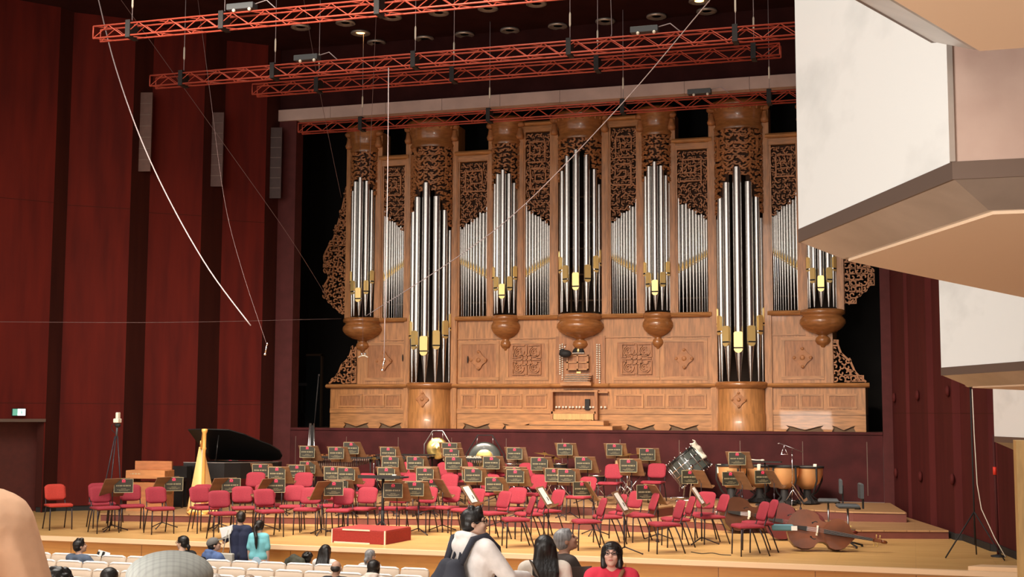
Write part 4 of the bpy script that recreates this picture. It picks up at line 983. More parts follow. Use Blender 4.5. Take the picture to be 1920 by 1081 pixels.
for s in (-1, 1): MB().use('brass').tube([(.46, s*.18, .06), (.60, s*.22, .05)], .012, 6).tube([(.40, s*.22, .06), (.45, s*.32, .05)], .012, 6).build('pedals', None, t)
st = MB().use('ivory')
for k in range(24): f = k/23; x0 = .27-.44*f; i = min(4, int((1-f)*4)); st.tube([(x0+.03, 0, .25+1.12*f), (x0+.05*(1-f)+.03, 0, 1.43+.28*(1-f)**1.2 if f < .9 else 1.44)], .0022, 4)
st.build('strings', None, t)
# ---- chamber organ / keyboard chest in pale wood
q = atZ(268, 958, L1); t = thing('chamber_organ', (q.x, clampY(q.x, q.y, 1, .3)+.2, L1), math.radians(8), 'light wooden chest organ with raised back board, left of the harp', 'keyboard instrument')
mw = mat('cherry_case', (.50, .19, .07), .45, noise=.25, nscale=3, stretch=(1, 5, 5)); mw2 = mat('cherry_case_light', (.62, .27, .10), .42, noise=.25, nscale=3, stretch=(1, 5, 5))
MB().use(mw).box((-.43, -.15, .02), (.43, .35, .62), bev=.01).build('case', None, t)
MB().use(mw2).box((-.45, -.20, .70), (.45, .30, .88), bev=.008).build('key_cover', None, t)
MB().use(mw).box((-.43, .20, .88), (.43, .26, 1.07), bev=.006).build('back_board', None, t)
MB().use(mw2).box((-.44, -.16, .0), (.44, .36, .06)).build('base_plinth', None, t)
g = MB().use('placg')
for k in range(7): g.box((-.34+k*.035, -.203, .795), (-.315+k*.035, -.20, .82)) if k % 2 else g.box((-.34+k*.035, -.203, .795), (-.33+k*.035, -.20, .82))
g.build('gilt_lettering', None, t)
MB().use(mw).box((-.42, -.17, .62), (-.36, .3, .70)).box((.36, -.17, .62), (.42, .3, .70)).build('cheek_blocks', None, t)
# ---- grand piano with raised lid
q = atZ(428, 958, L1); t = thing('grand_piano', (u(440)*27.55, 27.55, L1), math.radians(6), 'black grand piano with raised lid in shadow behind the harp', 'piano'); t.scale = (.88, 1, 1)
outl = [(x, -y) for x, y in [(-1.05, -.75), (-1.05, .72), (-.6, .75), (.1, .72), (.45, .52), (.75, .22), (1.0, .02), (1.16, -.25), (1.14, -.52), (1.02, -.70), (.85, -.75)]]
MB().use('black').prism(outl, .62, .98).build('case', None, t)
rim = MB().use('bronze').ribbon([(x, y) for x, y in outl[1:9]], .012, 0, .012, lambda v: Vector((v.x, v.z, .985+v.y))); rim.build('rim_line', None, t)
lid = MB().use('black').prism([(x, y-.745) for x, y in outl], 0, .025); L_ = Matrix.Translation((0, .74, 1.0)) @ Matrix.Rotation(math.radians(-30), 4, 'X'); lid.v = [tuple(L_ @ Vector(v)) for v in lid.v]; lid.build('lid', None, t)
MB().use('black').tube([(-.2, -.62, .98), (-.2, -.48, 1.62)], .012, 6).build('lid_prop', None, t)
MB().use('black').box((-1.25, -.73, .68), (-1.05, .70, .76)).box((-1.25, -.75, .62), (-1.0, -.70, .86)).box((-1.25, .68, .62), (-1.0, .73, .86)).build('keybed', None, t)
MB().use('ivory').box((-1.22, -.66, .76), (-1.07, .64, .775)).build('keys', None, t)
for x, y in ((-.9, -.6), (-.9, .6), (.85, -.1)): MB().use('black').lathe([(.05, 0), (.045, .08), (.035, .12), (.055, .35), (.07, .62)], (x, y, 0), 12).build('leg', None, t)
MB().use('black').box((-.95, -.05, .12), (-.90, .05, .62)).box((-1.0, -.12, .08), (-.9, .12, .16)).build('pedal_lyre', None, t)
# celesta, low black cabinet in front of it
q = atZ(338, 956, L1); t = thing('celesta', (u(330)*26.3, 26.3, L1), math.radians(10), 'low black upright keyboard cabinet left of the harp', 'keyboard instrument')
MB().use('black').box((-.30, .0, .0), (.30, .30, .92), bev=.01).build('case', None, t)
MB().use('black').box((-.30, -.22, .58), (.30, 0, .66)).box((-.30, -.22, 0), (-.26, -.17, .58)).box((.26, -.22, 0), (.30, -.17, .58)).build('keybed', None, t)
MB().use('ivory').box((-.26, -.20, .66), (.26, -.06, .675)).build('keys', None, t)
# ---- vibraphone / marimba at the back
def mallet(px, py, lev, w_, lab, name='vibraphone', bars='ivory', cloth=False):
    y = 29.55; q = atY(px, py, y); t = thing(name, (q.x, y, L2), math.radians(4), lab, 'percussion')
    f = MB().use('matte')
    for s in (-1, 1): f.tube([(s*w_*.48, -.25, 0), (s*w_*.46, -.22, .86)], .018, 8).tube([(s*w_*.48, .30, 0), (s*w_*.46, .25, .86)], .018, 8).tube([(s*w_*.48, -.25, .1), (s*w_*.48, .30, .1)], .015, 6)
    f.box((-w_/2, -.30, .84), (w_/2, -.26, .89)).box((-w_/2, .26, .84), (w_/2, .30, .89)); f.build('frame', None, t)
    b = MB().use(bars); n = int(w_/.055)
    for k in range(n):
        x = -w_/2+w_*(k+.5)/n; L_ = .24-.10*k/n; b.box((x-.022, -.10-L_/2, .89), (x+.022, -.10+L_/2, .905))
        if k % 7 not in (2, 6): b.box((x+.003, .14-L_/2, .91), (x+.046, .14+L_/2, .925))
    b.build('bars', None, t)
    r = MB().use('bronze2')
    for k in range(n): x = -w_/2+w_*(k+.5)/n; r.tube([(x, -.1, .84), (x, -.1, .84-.42*(1-.8*k/n))], .020, 8)
    r.build('resonators', None, t)
    if cloth: MB().use('matte').box((-w_/2-.02, -.32, .93), (w_/2+.02, .32, .95), bev=.01).build('cover', None, t)
mallet(650, 860, 2, 1.5, 'marimba with hanging brass resonator tubes at the back left', 'marimba', 'pot')
mallet(760, 862, 2, 1.3, 'dark covered vibraphone behind the middle stands', 'vibraphone', 'steel', True)
mallet(885, 870, 2, 1.1, 'small glockenspiel table in front of the big dark gong', 'glockenspiel', 'ivory')
# ---- gongs
def gong(px, py, Rr, lab, mm, boss, frame_h, name='gong'):
    z0 = L2; y = 30.05; q = atY(px, py, y); t = thing(name, (q.x, y, z0), math.radians(12), lab, 'gong'); zc = q.z-z0
    MB().use(mm).lathe([(Rr, 0.0), (Rr*.99, .04), (Rr*.93, .06), (Rr*.55, .066), (Rr*.18, .070), (Rr*.12, .085), (0, .088)], (0, 0, zc), 36, rot=Matrix.Rotation(PI/2, 3, 'X')).build('disc', None, t)
    if boss: MB().use('brass').lathe([(Rr*.55, .068), (Rr*.52, .074), (Rr*.3, .082), (0, .095)], (0, 0, zc), 28, rot=Matrix.Rotation(PI/2, 3, 'X')).build('polished_centre', None, t)
    f = MB().use('matte' if boss else 'steel'); w_ = Rr+.06
    f.tube([(-w_, .05, 0), (-w_*(1 if not boss else 1), .05, zc+.1), (-Rr*.45, .05, zc+Rr+.16), (Rr*.45, .05, zc+Rr+.16), (w_, .05, zc+.1), (w_, .05, 0)], .015, 8)
    f.tube([(-w_, -.25, .02), (-w_, .3, .02)], .015, 6).tube([(w_, -.25, .02), (w_, .3, .02)], .015, 6); f.build('frame', None, t)
    c_ = MB().use('steel').tube([(-Rr*.45, .04, zc+Rr+.15), (-Rr*.5, 0, zc+Rr*.86)], .008, 6).tube([(Rr*.45, .04, zc+Rr+.15), (Rr*.5, 0, zc+Rr*.86)], .008, 6); c_.build('cords', None, t)
    return t, q, zc
g1, q1, z1 = gong(820, 840, .27, 'round brass gong hanging at the back, taped with a white cross', 'brass', False, 1)
mb = MB().use('ivory'); 
for s in (-1, 1): mb.ribbon([(-.10*s-.03, z1+.06), (.10*s-.03, z1+.24)], .05, -.082, -.074)
mb.build('cross_tape', None, g1)
gong(909, 859, .40, 'large dark tam-tam with polished brass centre at the back', 'green', True, 1, 'tam_tam')
# ---- bass drum, tilted on its stand with a cloth over the top
y = 29.5; q = atY(1291, 872, y); t = thing('concert_bass_drum', (q.x, y, L2), math.radians(17), 'big concert bass drum tilted on its stand at the back right', 'drum'); zc = q.z-L2
Rm = Matrix.Rotation(math.radians(-38), 4, 'Y') @ Matrix.Rotation(math.radians(-8), 4, 'X'); Tm = Matrix.Translation((0, 0, zc))
def tr(mb): mb.v = [tuple(Tm @ (Rm @ Vector(v))) for v in mb.v]; return mb
tr(MB().use('green').lathe([(.40, -.26), (.40, .26)], (0, 0, 0), 40)).build('shell', None, t)
tr(MB().use('skinh').lathe([(0, .265), (.40, .262)], (0, 0, 0), 40).lathe([(0, -.265), (.40, -.262)], (0, 0, 0), 40)).build('drum_heads', None, t)
for s in (-1, 1): tr(MB().use('black').lathe([(.425, s*.27-.02), (.425, s*.27+.02), (.395, s*.27+.02), (.395, s*.27-.02), (.425, s*.27-.02)], (0, 0, 0), 40)).build('hoop', None, t)
l = MB().use('chrome')
for k in range(16):
    a = 2*PI*k/16; c_, s_ = math.cos(a), math.sin(a); l.tube([(.435*c_, .435*s_, -.33), (.435*c_, .435*s_, .33)], .007, 6)
    for z in (-.31, .31): l.tube([(.435*c_, .435*s_, z-.02), (.435*c_, .435*s_, z+.02)], .016, 6)
l.lathe([(.406, -.09), (.406, -.07)], (0, 0, 0), 36).lathe([(.406, .07), (.406, .09)], (0, 0, 0), 36)
tr(l).build('tension_rods', None, t)
s_ = MB().use('chrome'); 
for sy in (-1, 1): s_.tube([(0, sy*.47, zc), (0, sy*.52, zc-.3), (-.05, sy*.50, .05)], .018, 8).ell((0, sy*.47, zc), (.05, .05, .05), 10, 8)
s_.tube([(-.35, -.5, .04), (.35, -.5, .04)], .018, 8).tube([(-.35, .5, .04), (.35, .5, .04)], .018, 8).tube([(-.05, -.5, .06), (-.05, .5, .06)], .018, 8)
for x_ in (-.34, .34):
    for y_ in (-.5, .5): s_.ell((x_, y_, .025), (.03, .03, .025), 8, 6)
s_.build('drum_stand', None, t)
# cloth draped on the raised rim
cl = MB().use('cloth'); n = 14; vs = []; Tw = Matrix.Translation((q.x, y, L2)) @ Matrix.Rotation(math.radians(17), 4, 'Z'); rr = random.Random(2)
for i in range(n):
    for j in range(n):
        u_ = -1+2*i/(n-1); v_ = -1+2*j/(n-1); a = math.radians(-14)+u_*.55; zz = .14+v_*.22+.04*math.sin(3*u_)
        rad = .455+.018*math.sin(5*u_+3*v_)+.012*math.cos(7*v_+2*u_)
        p = Vector((rad*math.cos(a), rad*math.sin(a), zz))
        vs.append(p)
cl.add([Tw @ (Tm @ (Rm @ p)) for p in vs], [(i*n+j, i*n+j+1, (i+1)*n+j+1, (i+1)*n+j) for i in range(n-1) for j in range(n-1)], True)
o = cl.build('draped_cloth', None, None, (q.x, y, L2+zc)); sm = o.modifiers.new('thick', 'SOLIDIFY'); sm.thickness = .012
tag(o, 'off-white cloth draped over the top rim of the bass drum', 'cloth')
# ---- timpani
def timp(px, py, yv, R_, deg, lab):
    q = atY(px, py, yv); z = L2; h = q.z-z; t = thing('timpani', (q.x, yv, z), math.radians(deg), lab, 'timpani', 'copper timpani at the back right')
    MB().use('copper').lathe([(0, h-.50), (R_*.35, h-.49), (R_*.75, h-.36), (R_*.96, h-.18), (R_*.99, h-.03)], (0, 0, 0), 32).build('copper_bowl', None, t)
    MB().use('skinh').lathe([(0, h), (R_*.98, h-.01)], (0, 0, 0), 32).build('drum_head', None, t)
    MB().use('matte').lathe([(R_*.98, h-.03), (R_*1.05, h-.03), (R_*1.05, h+.012), (R_*.98, h+.012), (R_*.98, h-.03)], (0, 0, 0), 32).build('hoop', None, t)
    for k in range(4):
        a = k*PI/2+.55; c_, s_ = math.cos(a), math.sin(a)
        MB().use('matte').tube([(R_*1.05*c_, R_*1.05*s_, h-.01), (R_*1.08*c_, R_*1.08*s_, h-.3), (R_*.7*c_, R_*.7*s_, h-.56), (R_*.35*c_, R_*.35*s_, .18), (R_*.9*c_, R_*.9*s_, .03)], .02, 8).build('strut', None, t)
    MB().use('matte').lathe([(.26, .02), (.26, .07), (.10, .12), (.08, h-.5)], (0, 0, 0), 16).box((-.07, -.36, .03), (.07, -.1, .10)).build('base', None, t)
    return t, q
timp(1371, 871, 28.9, .33, 0, 'leftmost copper timpani, behind the black placard')
timp(1424, 872, 29.5, .34, 10, 'copper timpani second from the left, with a white towel clip')
timp(1470, 873, 28.9, .32, 20, 'copper timpani third from the left')
timp(1513, 874, 29.4, .35, 5, 'rightmost copper timpani beside the bass stools')
for i, (px, y_) in enumerate([(1348, 28.75), (1423, 29.12), (1528, 29.3)]):
    q = atY(px, 872, y_); o = MB().use('cloth').box((-.035, -.04, -.17), (.035, -.005, .02), bev=.006).box((-.035, -.02, .0), (.035, .08, .03), bev=.006).build('towel_cover'); o.location = (q.x, y_, q.z)
    tag(o, 'white cloth clip on a timpani rim, '+['leftmost', 'middle', 'rightmost']+[''] if False else 'white cloth clip on a timpani rim, '+['leftmost', 'middle', 'rightmost'][i]+' of three', 'cloth clip', 'white clips on the timpani')
# triangle on its stand
y = 28.5; q = atY(1485, 842, y); z0 = L2; t = thing('triangle_stand', (q.x, y, z0), 0, 'thin chrome stand holding a triangle above the timpani', 'percussion'); h = q.z-z0
MB().use('chrome').tube([(0, 0, .35), (0, 0, h)], .009, 8).ell((0, 0, h-.12), (.02, .02, .02), 8, 6).build('pole', None, t)
MB().use('steel').tube([(-.26, 0, h+.13), (.22, 0, h-.05)], .006, 6).tube([(-.30, 0, h+.12), (-.26, 0, h+.13)], .012, 6).build('boom', None, t)
for k in range(3): a = k*2.094+.5; MB().use('chrome').tube([(0, 0, .36), (.25*math.cos(a), .25*math.sin(a), .01)], .008, 6).build('leg', None, t)
MB().use('chrome').tube([(-.17, 0, h+.05), (-.235, 0, h-.11), (-.09, 0, h-.11), (-.16, 0, h+.04)], .007, 6).tube([(-.165, 0, h+.04), (-.165, 0, h+.1)], .002, 4).build('triangle', None, t)
q = atY(1425, 862, 28.6); o = MB().use('ivory').tube([(-.28, 0, .02), (-.1, 0, 0), (.02, .0, .0)], .012, 8).ell((.05, 0, 0), (.05, .025, .02), 10, 6).build('wrapped_beaters'); o.location = (q.x, 28.6, q.z)
MBs = MB().use('matte').box((-.35, -.12, -.05), (.35, .2, -.025)).tube([(0, .03, -.05), (0, .03, L2-q.z+.03)], .015, 8).box((-.2, -.1, L2-q.z), (.2, .16, L2-q.z+.03)); o2 = MBs.build('trap_table'); o2.location = (q.x+.1, 28.6, q.z)
tag(o, 'white wrapped beaters lying on a black trap table', 'beaters'); tag(o2, 'small black trap table behind the timpani', 'table')
# ---- snare drums, toms, congas, cymbals
def small_drum(px, py, lev, R_, dep, lab, shell='chrome', name='snare_drum', yv=None):
    g = ground(0, lev); q = atY(px, py, yv); h = q.z-g; t = thing(name, (q.x, yv, g), 0, lab, 'drum')
    MB().use(shell).lathe([(R_, h-dep), (R_, h)], (0, 0, 0), 24).build('shell', None, t)
    MB().use('skinh').lathe([(0, h+.004), (R_*.99, h)], (0, 0, 0), 24).build('drum_head', None, t)
    MB().use('chrome').lathe([(R_, h-.02), (R_+.012, h-.02), (R_+.012, h+.008), (R_, h+.008)], (0, 0, 0), 24).lathe([(R_, h-dep), (R_+.012, h-dep), (R_+.012, h-dep+.025), (R_, h-dep+.025)], (0, 0, 0), 24).build('hoops', None, t)
    s = MB().use('chrome').tube([(0, 0, .3), (0, 0, h-dep)], .012, 8)
    for k in range(3): a = k*2.094+.3; s.tube([(0, 0, .32), (.27*math.cos(a), .27*math.sin(a), .01)], .009, 6); s.tube([(0, 0, h-dep-.08), (R_*.9*math.cos(a), R_*.9*math.sin(a), h-dep-.01)], .008, 6)
    s.build('tripod', None, t)
small_drum(958, 868, 2, .19, .16, 'white-topped snare drum behind the middle stands, left one', yv=29.3)
small_drum(984, 868, 2, .19, .18, 'white-topped snare drum behind the middle stands, right one', yv=29.0)
small_drum(1050, 868, 2, .17, .14, 'small drum beside the cymbal stand', 'black', yv=29.3)
small_drum(1163, 861, 2, .12, .30, 'tall pale conga drum behind a placard, left one', 'congaw', 'conga_drum', 29.4)
small_drum(1176, 862, 2, .11, .28, 'tall pale conga drum behind a placard, right one', 'congaw', 'conga_drum', 29.35)
small_drum(1120, 890, 2, .2, .2, 'round drum low behind the chairs right of centre', 'black', 'tom_tom', 28.6)
for i, (px, py, yv, lab) in enumerate([(1021, 851, 29.6, 'brass cymbal on a stand above the dark placard'), (701, 860, 29.4, 'pair of small cymbals on a stand left of the covered vibraphone'), (1180, 853, 29.9, 'wide brass cymbal on a stand at the back right of centre'), (1040, 859, 29.7, 'small brass cymbal beside the trap table')]):
    q = atY(px, py, yv); h = q.z-L2; t = thing('cymbal_stand', (q.x, yv, L2), 0, lab, 'cymbal')
    R_ = (.25, .16, .24, .15)[i]
    c_ = MB().use('brass').lathe([(0, .045), (.04, .04), (.06, .022), (R_, 0)], (0, 0, h), 28, rot=Matrix.Rotation(math.radians((8, 5, -7, 12)[i]), 3, 'Y')); c_.build('cymbal', None, t)
    MB().use('chrome').tube([(0, 0, .3), (0, 0, h+.08)], .010, 8).build('pole', None, t)
    for k in range(3): a = k*2.094+.9; MB().use('chrome').tube([(0, 0, .45), (.26*math.cos(a), .26*math.sin(a), .01)], .009, 6).build('leg', None, t)
# chrome-legged keyboard stands (crossed legs) behind the front chairs at right of centre
for px, lab in ((1176, 'small black keyboard table on crossed chrome legs, left of the two back chairs'),):
    q = atZ(px+5, 925, L2); t = thing('folding_stand', (atY(px+5, 925, 28.2).x, 28.2, L2), 0, lab, 'stand')
    for s in (-1, 1): MB().use('chrome').tube([(-.25*s, s*.02, 0), (.25*s, s*.02, .62)], .012, 8).build('crossed_leg', None, t)
    MB().use('matte').box((-.32, -.14, .63), (.32, .16, .69), bev=.01).build('table_top', None, t)
# ---- double basses lying on their sides
def bass_outline():
    R_ = [(0, .0), (.10, .02), (.22, .07), (.31, .17), (.335, .30), (.315, .42), (.27, .50), (.20, .535), (.172, .585), (.170, .65), (.195, .71), (.245, .75), (.265, .84), (.25, .93), (.19, 1.02), (.11, 1.08), (.06, 1.12), (.035, 1.14)]
    return R_
def bass(t, mm, parts=True):
    R_ = bass_outline(); poly = R_+[(-x, y) for x, y in R_[::-1]]
    dp = .20; n = len(poly)
    def lift(x, y, s):       # arched plates
        return s*(.03*max(0, 1-(abs(x)/.33)**2)*max(0, 1-((y-.55)/.62)**2))
    mb = MB().use(mm); ctr = [(x*.55, .55+(y-.55)*.62) for x, y in poly]; c2 = [(x*.2, .55+(y-.55)*.25) for x, y in poly]
    vs = []
    for z, s in ((0, -1), (dp, 1)):
        for rg in (poly, ctr, c2):
            for x, y in rg: vs.append((x, y, z+lift(x, y, s)))
    fs = []
    for b in (0, 3*n):
        for r_ in (0, 1):
            for k in range(n): fs.append((b+r_*n+k, b+r_*n+(k+1) % n, b+(r_+1)*n+(k+1) % n, b+(r_+1)*n+k))
        fs.append(tuple(b+2*n+k for k in range(n)))
    mb.add(vs, fs, True); mb.add([(x, y, z) for z in (0, dp) for x, y in poly], [(k, (k+1) % n, n+(k+1) % n, n+k) for k in range(n)], True)
    mb.add([(x*1.03, .55+(y-.55)*1.02, z) for z in (dp-.004, dp+.008) for x, y in poly], [(k, (k+1) % n, n+(k+1) % n, n+k) for k in range(n)]+[tuple(range(n, 2*n))] if False else [(k, (k+1) % n, n+(k+1) % n, n+k) for k in range(n)], True)
    mb.build('body', None, t)
    MB().use('matte').prism([(-.035, .62), (.035, .62), (.022, 1.42), (-.022, 1.42)], dp+.055, dp+.07).build('fingerboard', None, t)
    MB().use(mm).tube([(0, 1.10, dp+.01), (0, 1.25, dp+.035), (0, 1.46, dp+.04)], .024, 10).build('neck', None, t)
    sc = MB().use(mm).box((-.028, 1.44, dp-.0), (.028, 1.58, dp+.06), bev=.008).tube([(0, 1.58, dp+.02), (0, 1.63, dp+.02), (0, 1.66, dp-.01), (0, 1.64, dp-.05), (0, 1.60, dp-.04), (0, 1.61, dp-.015)], .026, 8); sc.build('scroll', None, t)
    pg = MB().use('brass')
    for k in range(4): s = -1 if k % 2 else 1; pg.tube([(s*.03, 1.46+.03*k, dp+.03), (s*.085, 1.46+.03*k, dp+.03)], .006, 6).ell((s*.09, 1.46+.03*k, dp+.03), (.012, .014, .004), 6, 6)
    pg.build('tuning_pegs', None, t)
    br = MB().use('ivory'); br.box((-.075, .50, dp+.028), (.075, .522, dp+.075)).box((-.055, .50, dp+.075), (.055, .52, dp+.14), bev=.006).box((-.085, .495, dp+.02), (-.045, .527, dp+.05)).box((.045, .495, dp+.02), (.085, .527, dp+.05)); br.build('bridge', None, t)
    MB().use('matte').prism([(-.02, .08), (.02, .08), (.04, .34), (-.04, .34)], dp+.05, dp+.07).build('tailpiece', None, t)
    st = MB().use('steel')
    for k in range(4): x = -.03+.02*k; st.tube([(x*.9, .33, dp+.075), (x, .51, dp+.142), (x*.55, 1.44, dp+.075)], .0022, 4)
    st.build('strings', None, t)
    fh = MB().use('matte')
    for s in (-1, 1):
        pts = [(s*(.12+.03*math.sin(k*.7)), .42+.024*k) for k in range(9)]
        fh.ribbon(pts, .016, 0, .004, lambda v: Vector((v.x, v.z, dp+.020+v.y))); fh.lathe([(0, .0), (.016, 0)], (pts[0][0], pts[0][1], dp+.026), 10); fh.lathe([(0, 0), (.013, 0)], (pts[-1][0], pts[-1][1], dp+.026), 10)
    fh.build('f_holes', None, t)
    MB().use('steel').tube([(0, 0, dp/2), (0, -.13, dp/2)], .006, 6).build('endpin', None, t)
def lay(px, py, heading, mm, lab, lean=0, pitch=0, zoff=0, sc=1.0, ydeg=0):
    """heading: azimuth of the neck on the floor; body stands on its ribs"""
    q = atZ(px, py, ZS); t = thing('double_bass', (0, 0, 0), 0, lab, 'double bass', 'double basses lying on the stage'); bass(t, mm)
    h = math.radians(heading); nx = Vector((math.cos(h), math.sin(h), 0)); fz = Vector((math.sin(h), -math.cos(h), 0))   # front plate looks at fz
    lt = math.radians(lean); up = Vector((0, 0, 1)); zax = (fz*math.cos(lt)+up*math.sin(lt)).normalized(); yax = (nx*math.cos(pitch)-up*math.sin(pitch)).normalized(); xax = yax.cross(zax).normalized(); zax = xax.cross(yax).normalized()
    Mx = Matrix((xax, yax, zax)).transposed().to_4x4(); Mx = Mx @ Matrix.Scale(sc, 4)
    t.matrix_world = Mx; low = 9
    for x, y in bass_outline():
        for s in (-1, 1):
            for z in (0, .2): low = min(low, (Mx @ Vector((s*x, y, z))).z)
    t.matrix_world = Matrix.Translation((q.x, q.y, ZS-low+.002)) @ Mx; return t
b1 = lay(1474, 1030, 8, 'bass', 'nearest double bass, glossy brown, lying on its side beside two red chairs', lean=12, pitch=.15)
b2 = lay(1437, 1010, -2, 'bass2', 'dark red double bass lying on its side behind the two red chairs', lean=8, pitch=.12)
b3 = lay(1350, 998, 24, 'bass3', 'darkest double bass lying beyond the chairs, left of the other two', lean=14, pitch=.14)
q = atZ(1402, 967, ZS+.62)
# bow quiver in blue cloth tied to the red bass
q = atZ(1478, 988, ZS+.42); o = MB().use('blue').box((-.22, -.03, -.055), (.14, .03, .055), bev=.02).use('paper').box((.10, -.035, -.045), (.20, -.02, .03)).build('bow_quiver'); o.location = (q.x-.05, q.y-.05, q.z); o.rotation_euler = (0, 0, .2)
tag(o, 'blue cloth bow quiver lying across the red double bass', 'bow quiver')
# ---- tall stands
def tall_stand(px, py0, S, h, lab, head=None, legs=.45, lh=.6, lm='matte', name='microphone_stand', poler=.014, level=0):
    q = Vector((.93, 22.75, 0)); t = thing(name, (q.x, q.y, ground(0, level)), .3, lab, 'stand')
    MB().use('matte').tube([(0, 0, lh*.3), (0, 0, h)], poler, 8).build('pole', None, t)
    for k in range(3): a = k*2.094-.9; MB().use(lm).tube([(0, 0, lh), (legs*math.cos(a), legs*math.sin(a), .012)], .012, 8).build('leg', None, t)
    return t
t = tall_stand(1840, 1028, 108, 2.78, 'tall black tripod with grey cylinder head at the right edge of the stage', legs=.52, lh=.75)
MB().use('steel').lathe([(.05, 2.78), (.085, 2.80), (.085, 2.86), (.055, 2.88), (.05, 2.98), (0, 2.98)], (0, 0, 0), 16).tube([(.08, 0, 2.83), (.17, 0, 2.80)], .02, 8).build('head', None, t)
MB().use('ivory').tube([(.02, -.02, 2.75), (.03, -.03, 2.0), (.05, -.04, 1.2), (.10, -.06, .8), (.25, -.2, .35), (.36, -.35, .06)], .008, 6).build('cable', None, t)
q = atZ(1866, 1043, ZS); t = thing('thin_red_pole', (q.x+.05, q.y, ZS), 0, 'thin dark red pole with orange tape beside the tall tripod', 'pole')
MB().use('jamb').tube([(0, 0, 0), (-.02, 0, 2.0)], .022, 8).build('pole', None, t); MB().use('exitr').tube([(-.015, 0, 1.34), (-.0165, 0, 1.47)], .03, 8).build('tape', None, t); MB().use('matte').lathe([(.12, 0), (.12, .02), (.03, .04)], n=16).build('foot', None, t)
x, y = at_scale(222, 88); t = thing('camera_tripod', (x, y, ZS), 0, 'tall tripod with a small pale camera on top against the left wall', 'tripod')
for k, (lx, ly) in enumerate(((-.30, -.1), (.22, .05), (.05, -.28))): MB().use('leg').tube([(lx, ly, 0), (.03+lx*.1, ly*.1, 1.80)], .014, 8).build('leg', None, t)
MB().use('grey').tube([(.03, 0, 1.75), (.04, 0, 2.0)], .022, 8).build('centre_column', None, t)
MB().use('ivory').box((-.02, -.06, 2.08), (.10, .06, 2.17), bev=.01).box((.02, -.04, 2.17), (.08, .04, 2.30), bev=.008).build('camera', None, t)
MB().use('matte').ell((.05, 0, 2.03), (.07, .05, .05), 10, 8).tube([(-.02, 0, 2.08), (-.10, 0, 2.02), (-.08, 0, 1.92), (.03, 0, 1.84)], .008, 6).build('head', None, t)
cb = MB().use('cable').tube([(-17.0+.12*k, 24.9+.1*math.sin(k*1.1), ZS+.012+.16*abs(math.sin(k*.55))*(1 if 3 < k < 9 else 0)) for k in range(14)], .012, 6); o = cb.build('floor_cable', None, None, (-16.5, 24.9, ZS)); tag(o, 'looped grey cable on the floor by the left wall', 'cable')
y = 29.8; q = atY(585, 793, y); t = thing('folded_light_stand', (q.x, y, L2), 0, 'folded metal stand with pale legs and a long thin pole by the left jamb', 'stand'); h = q.z-L2
for k, dx in enumerate((-.10, -.04, .10)): MB().use('steel').tube([(dx*1.5, -.03*k, .0), (dx*.6, -.01*k, h)], .016, 8).build('leg', None, t)
MB().use('matte').box((-.02, -.03, .3), (.07, .03, h-.05)).tube([(.06, 0, h-.1), (.16, 0, atY(597, 703, y).z-L2)], .013, 8).ell((.17, 0, atY(597, 703, y).z-L2), (.03, .03, .03), 8, 6).build('pole', None, t)
y = 33.5; q = atY(567, 721, y); t = thing('niche_light_stand', (q.x, y, 2.88), 0, 'dim stand with a small grey head in the dark niche left of the organ', 'stand'); h = q.z-2.88
MB().use('matte').tube([(0, 0, .2), (0, 0, h)], .015, 8).build('pole', None, t); MB().use('grey').box((-.12, -.04, h-.03), (.12, .04, h+.05), bev=.01).build('head', None, t)
for k in range(3): a = k*2.094; MB().use('matte').tube([(0, 0, .5), (.3*math.cos(a), .3*math.sin(a), 0)], .012, 6).build('leg', None, t)
# dark floor box and dots on the stage floor
# ---- cables and microphones hung over the stage
def wire(pts, r, lab, name='hanging_cable', mm=None, cat='cable'):
    mm = mm or ('cable' if r > .007 else 'thinw')
    if pts[0][2] > 9.5:                  # carry the wire up to the ceiling it hangs from
        a_, b_ = Vector(pts[0]), Vector(pts[1]); f_ = (12.89-a_.z)/max(.2, a_.z-b_.z); pts = [tuple(a_+(a_-b_)*f_)]+list(pts)
    P3 = []
    for k in range(len(pts)-1):      # smooth through the points
        p0 = pts[max(k-1, 0)]; p1 = pts[k]; p2 = pts[k+1]; p3 = pts[min(k+2, len(pts)-1)]
        for j in range(6):
            s = j/6; P3.append(tuple(.5*((2*b)+(-a+c)*s+(2*a-5*b+4*c-d)*s*s+(-a+3*b-3*c+d)*s**3) for a, b, c, d in zip(p0, p1, p2, p3)))
    P3.append(pts[-1]); o = MB().use(mm).tube(P3, r, 6).build(name, None, None, P3[-1]); return tag(o, lab, cat)
A_ = lambda px, py, Y: tuple(atY(px, py, Y))
wire([A_(183, -8, 22), A_(215, 120, 22.2), A_(262, 255, 22.4), A_(320, 380, 22.6), A_(392, 505, 22.8), A_(470, 610, 23)], .013, 'thick pale cable curving down across the left wall')
wire([A_(370, -8, 24), A_(392, 160, 24), A_(420, 370, 24), A_(452, 500, 24), A_(500, 645, 24)], .004, 'thin cable ending in a small microphone before the left wall')
wire([A_(1338, -8, 22), A_(1170, 190, 24), A_(985, 382, 26), A_(860, 480, 28), A_(686, 592, 30)], .010, 'long pale cable slanting down across the whole organ front')
wire([A_(-140, 602, 23.2), A_(0, 603, 24), A_(320, 604, 25.5), A_(640, 597, 29.5)], .004, 'very thin horizontal wire across the left wall')
wire([A_(270, 60, 24), A_(420, 270, 26), A_(540, 440, 28), A_(615, 560, 30)], .005, 'very thin slanting wire behind the thick pale cable')
wire([A_(575, 30, 26), A_(605, 200, 27), A_(640, 370, 29)], .005, 'very thin wire dropping beside the left edge of the organ')
wire([A_(707, -8, 25), A_(697, 220, 26), A_(690, 400, 28), A_(686, 560, 30)], .005, 'faint thin wire crossing the leftmost organ tower')
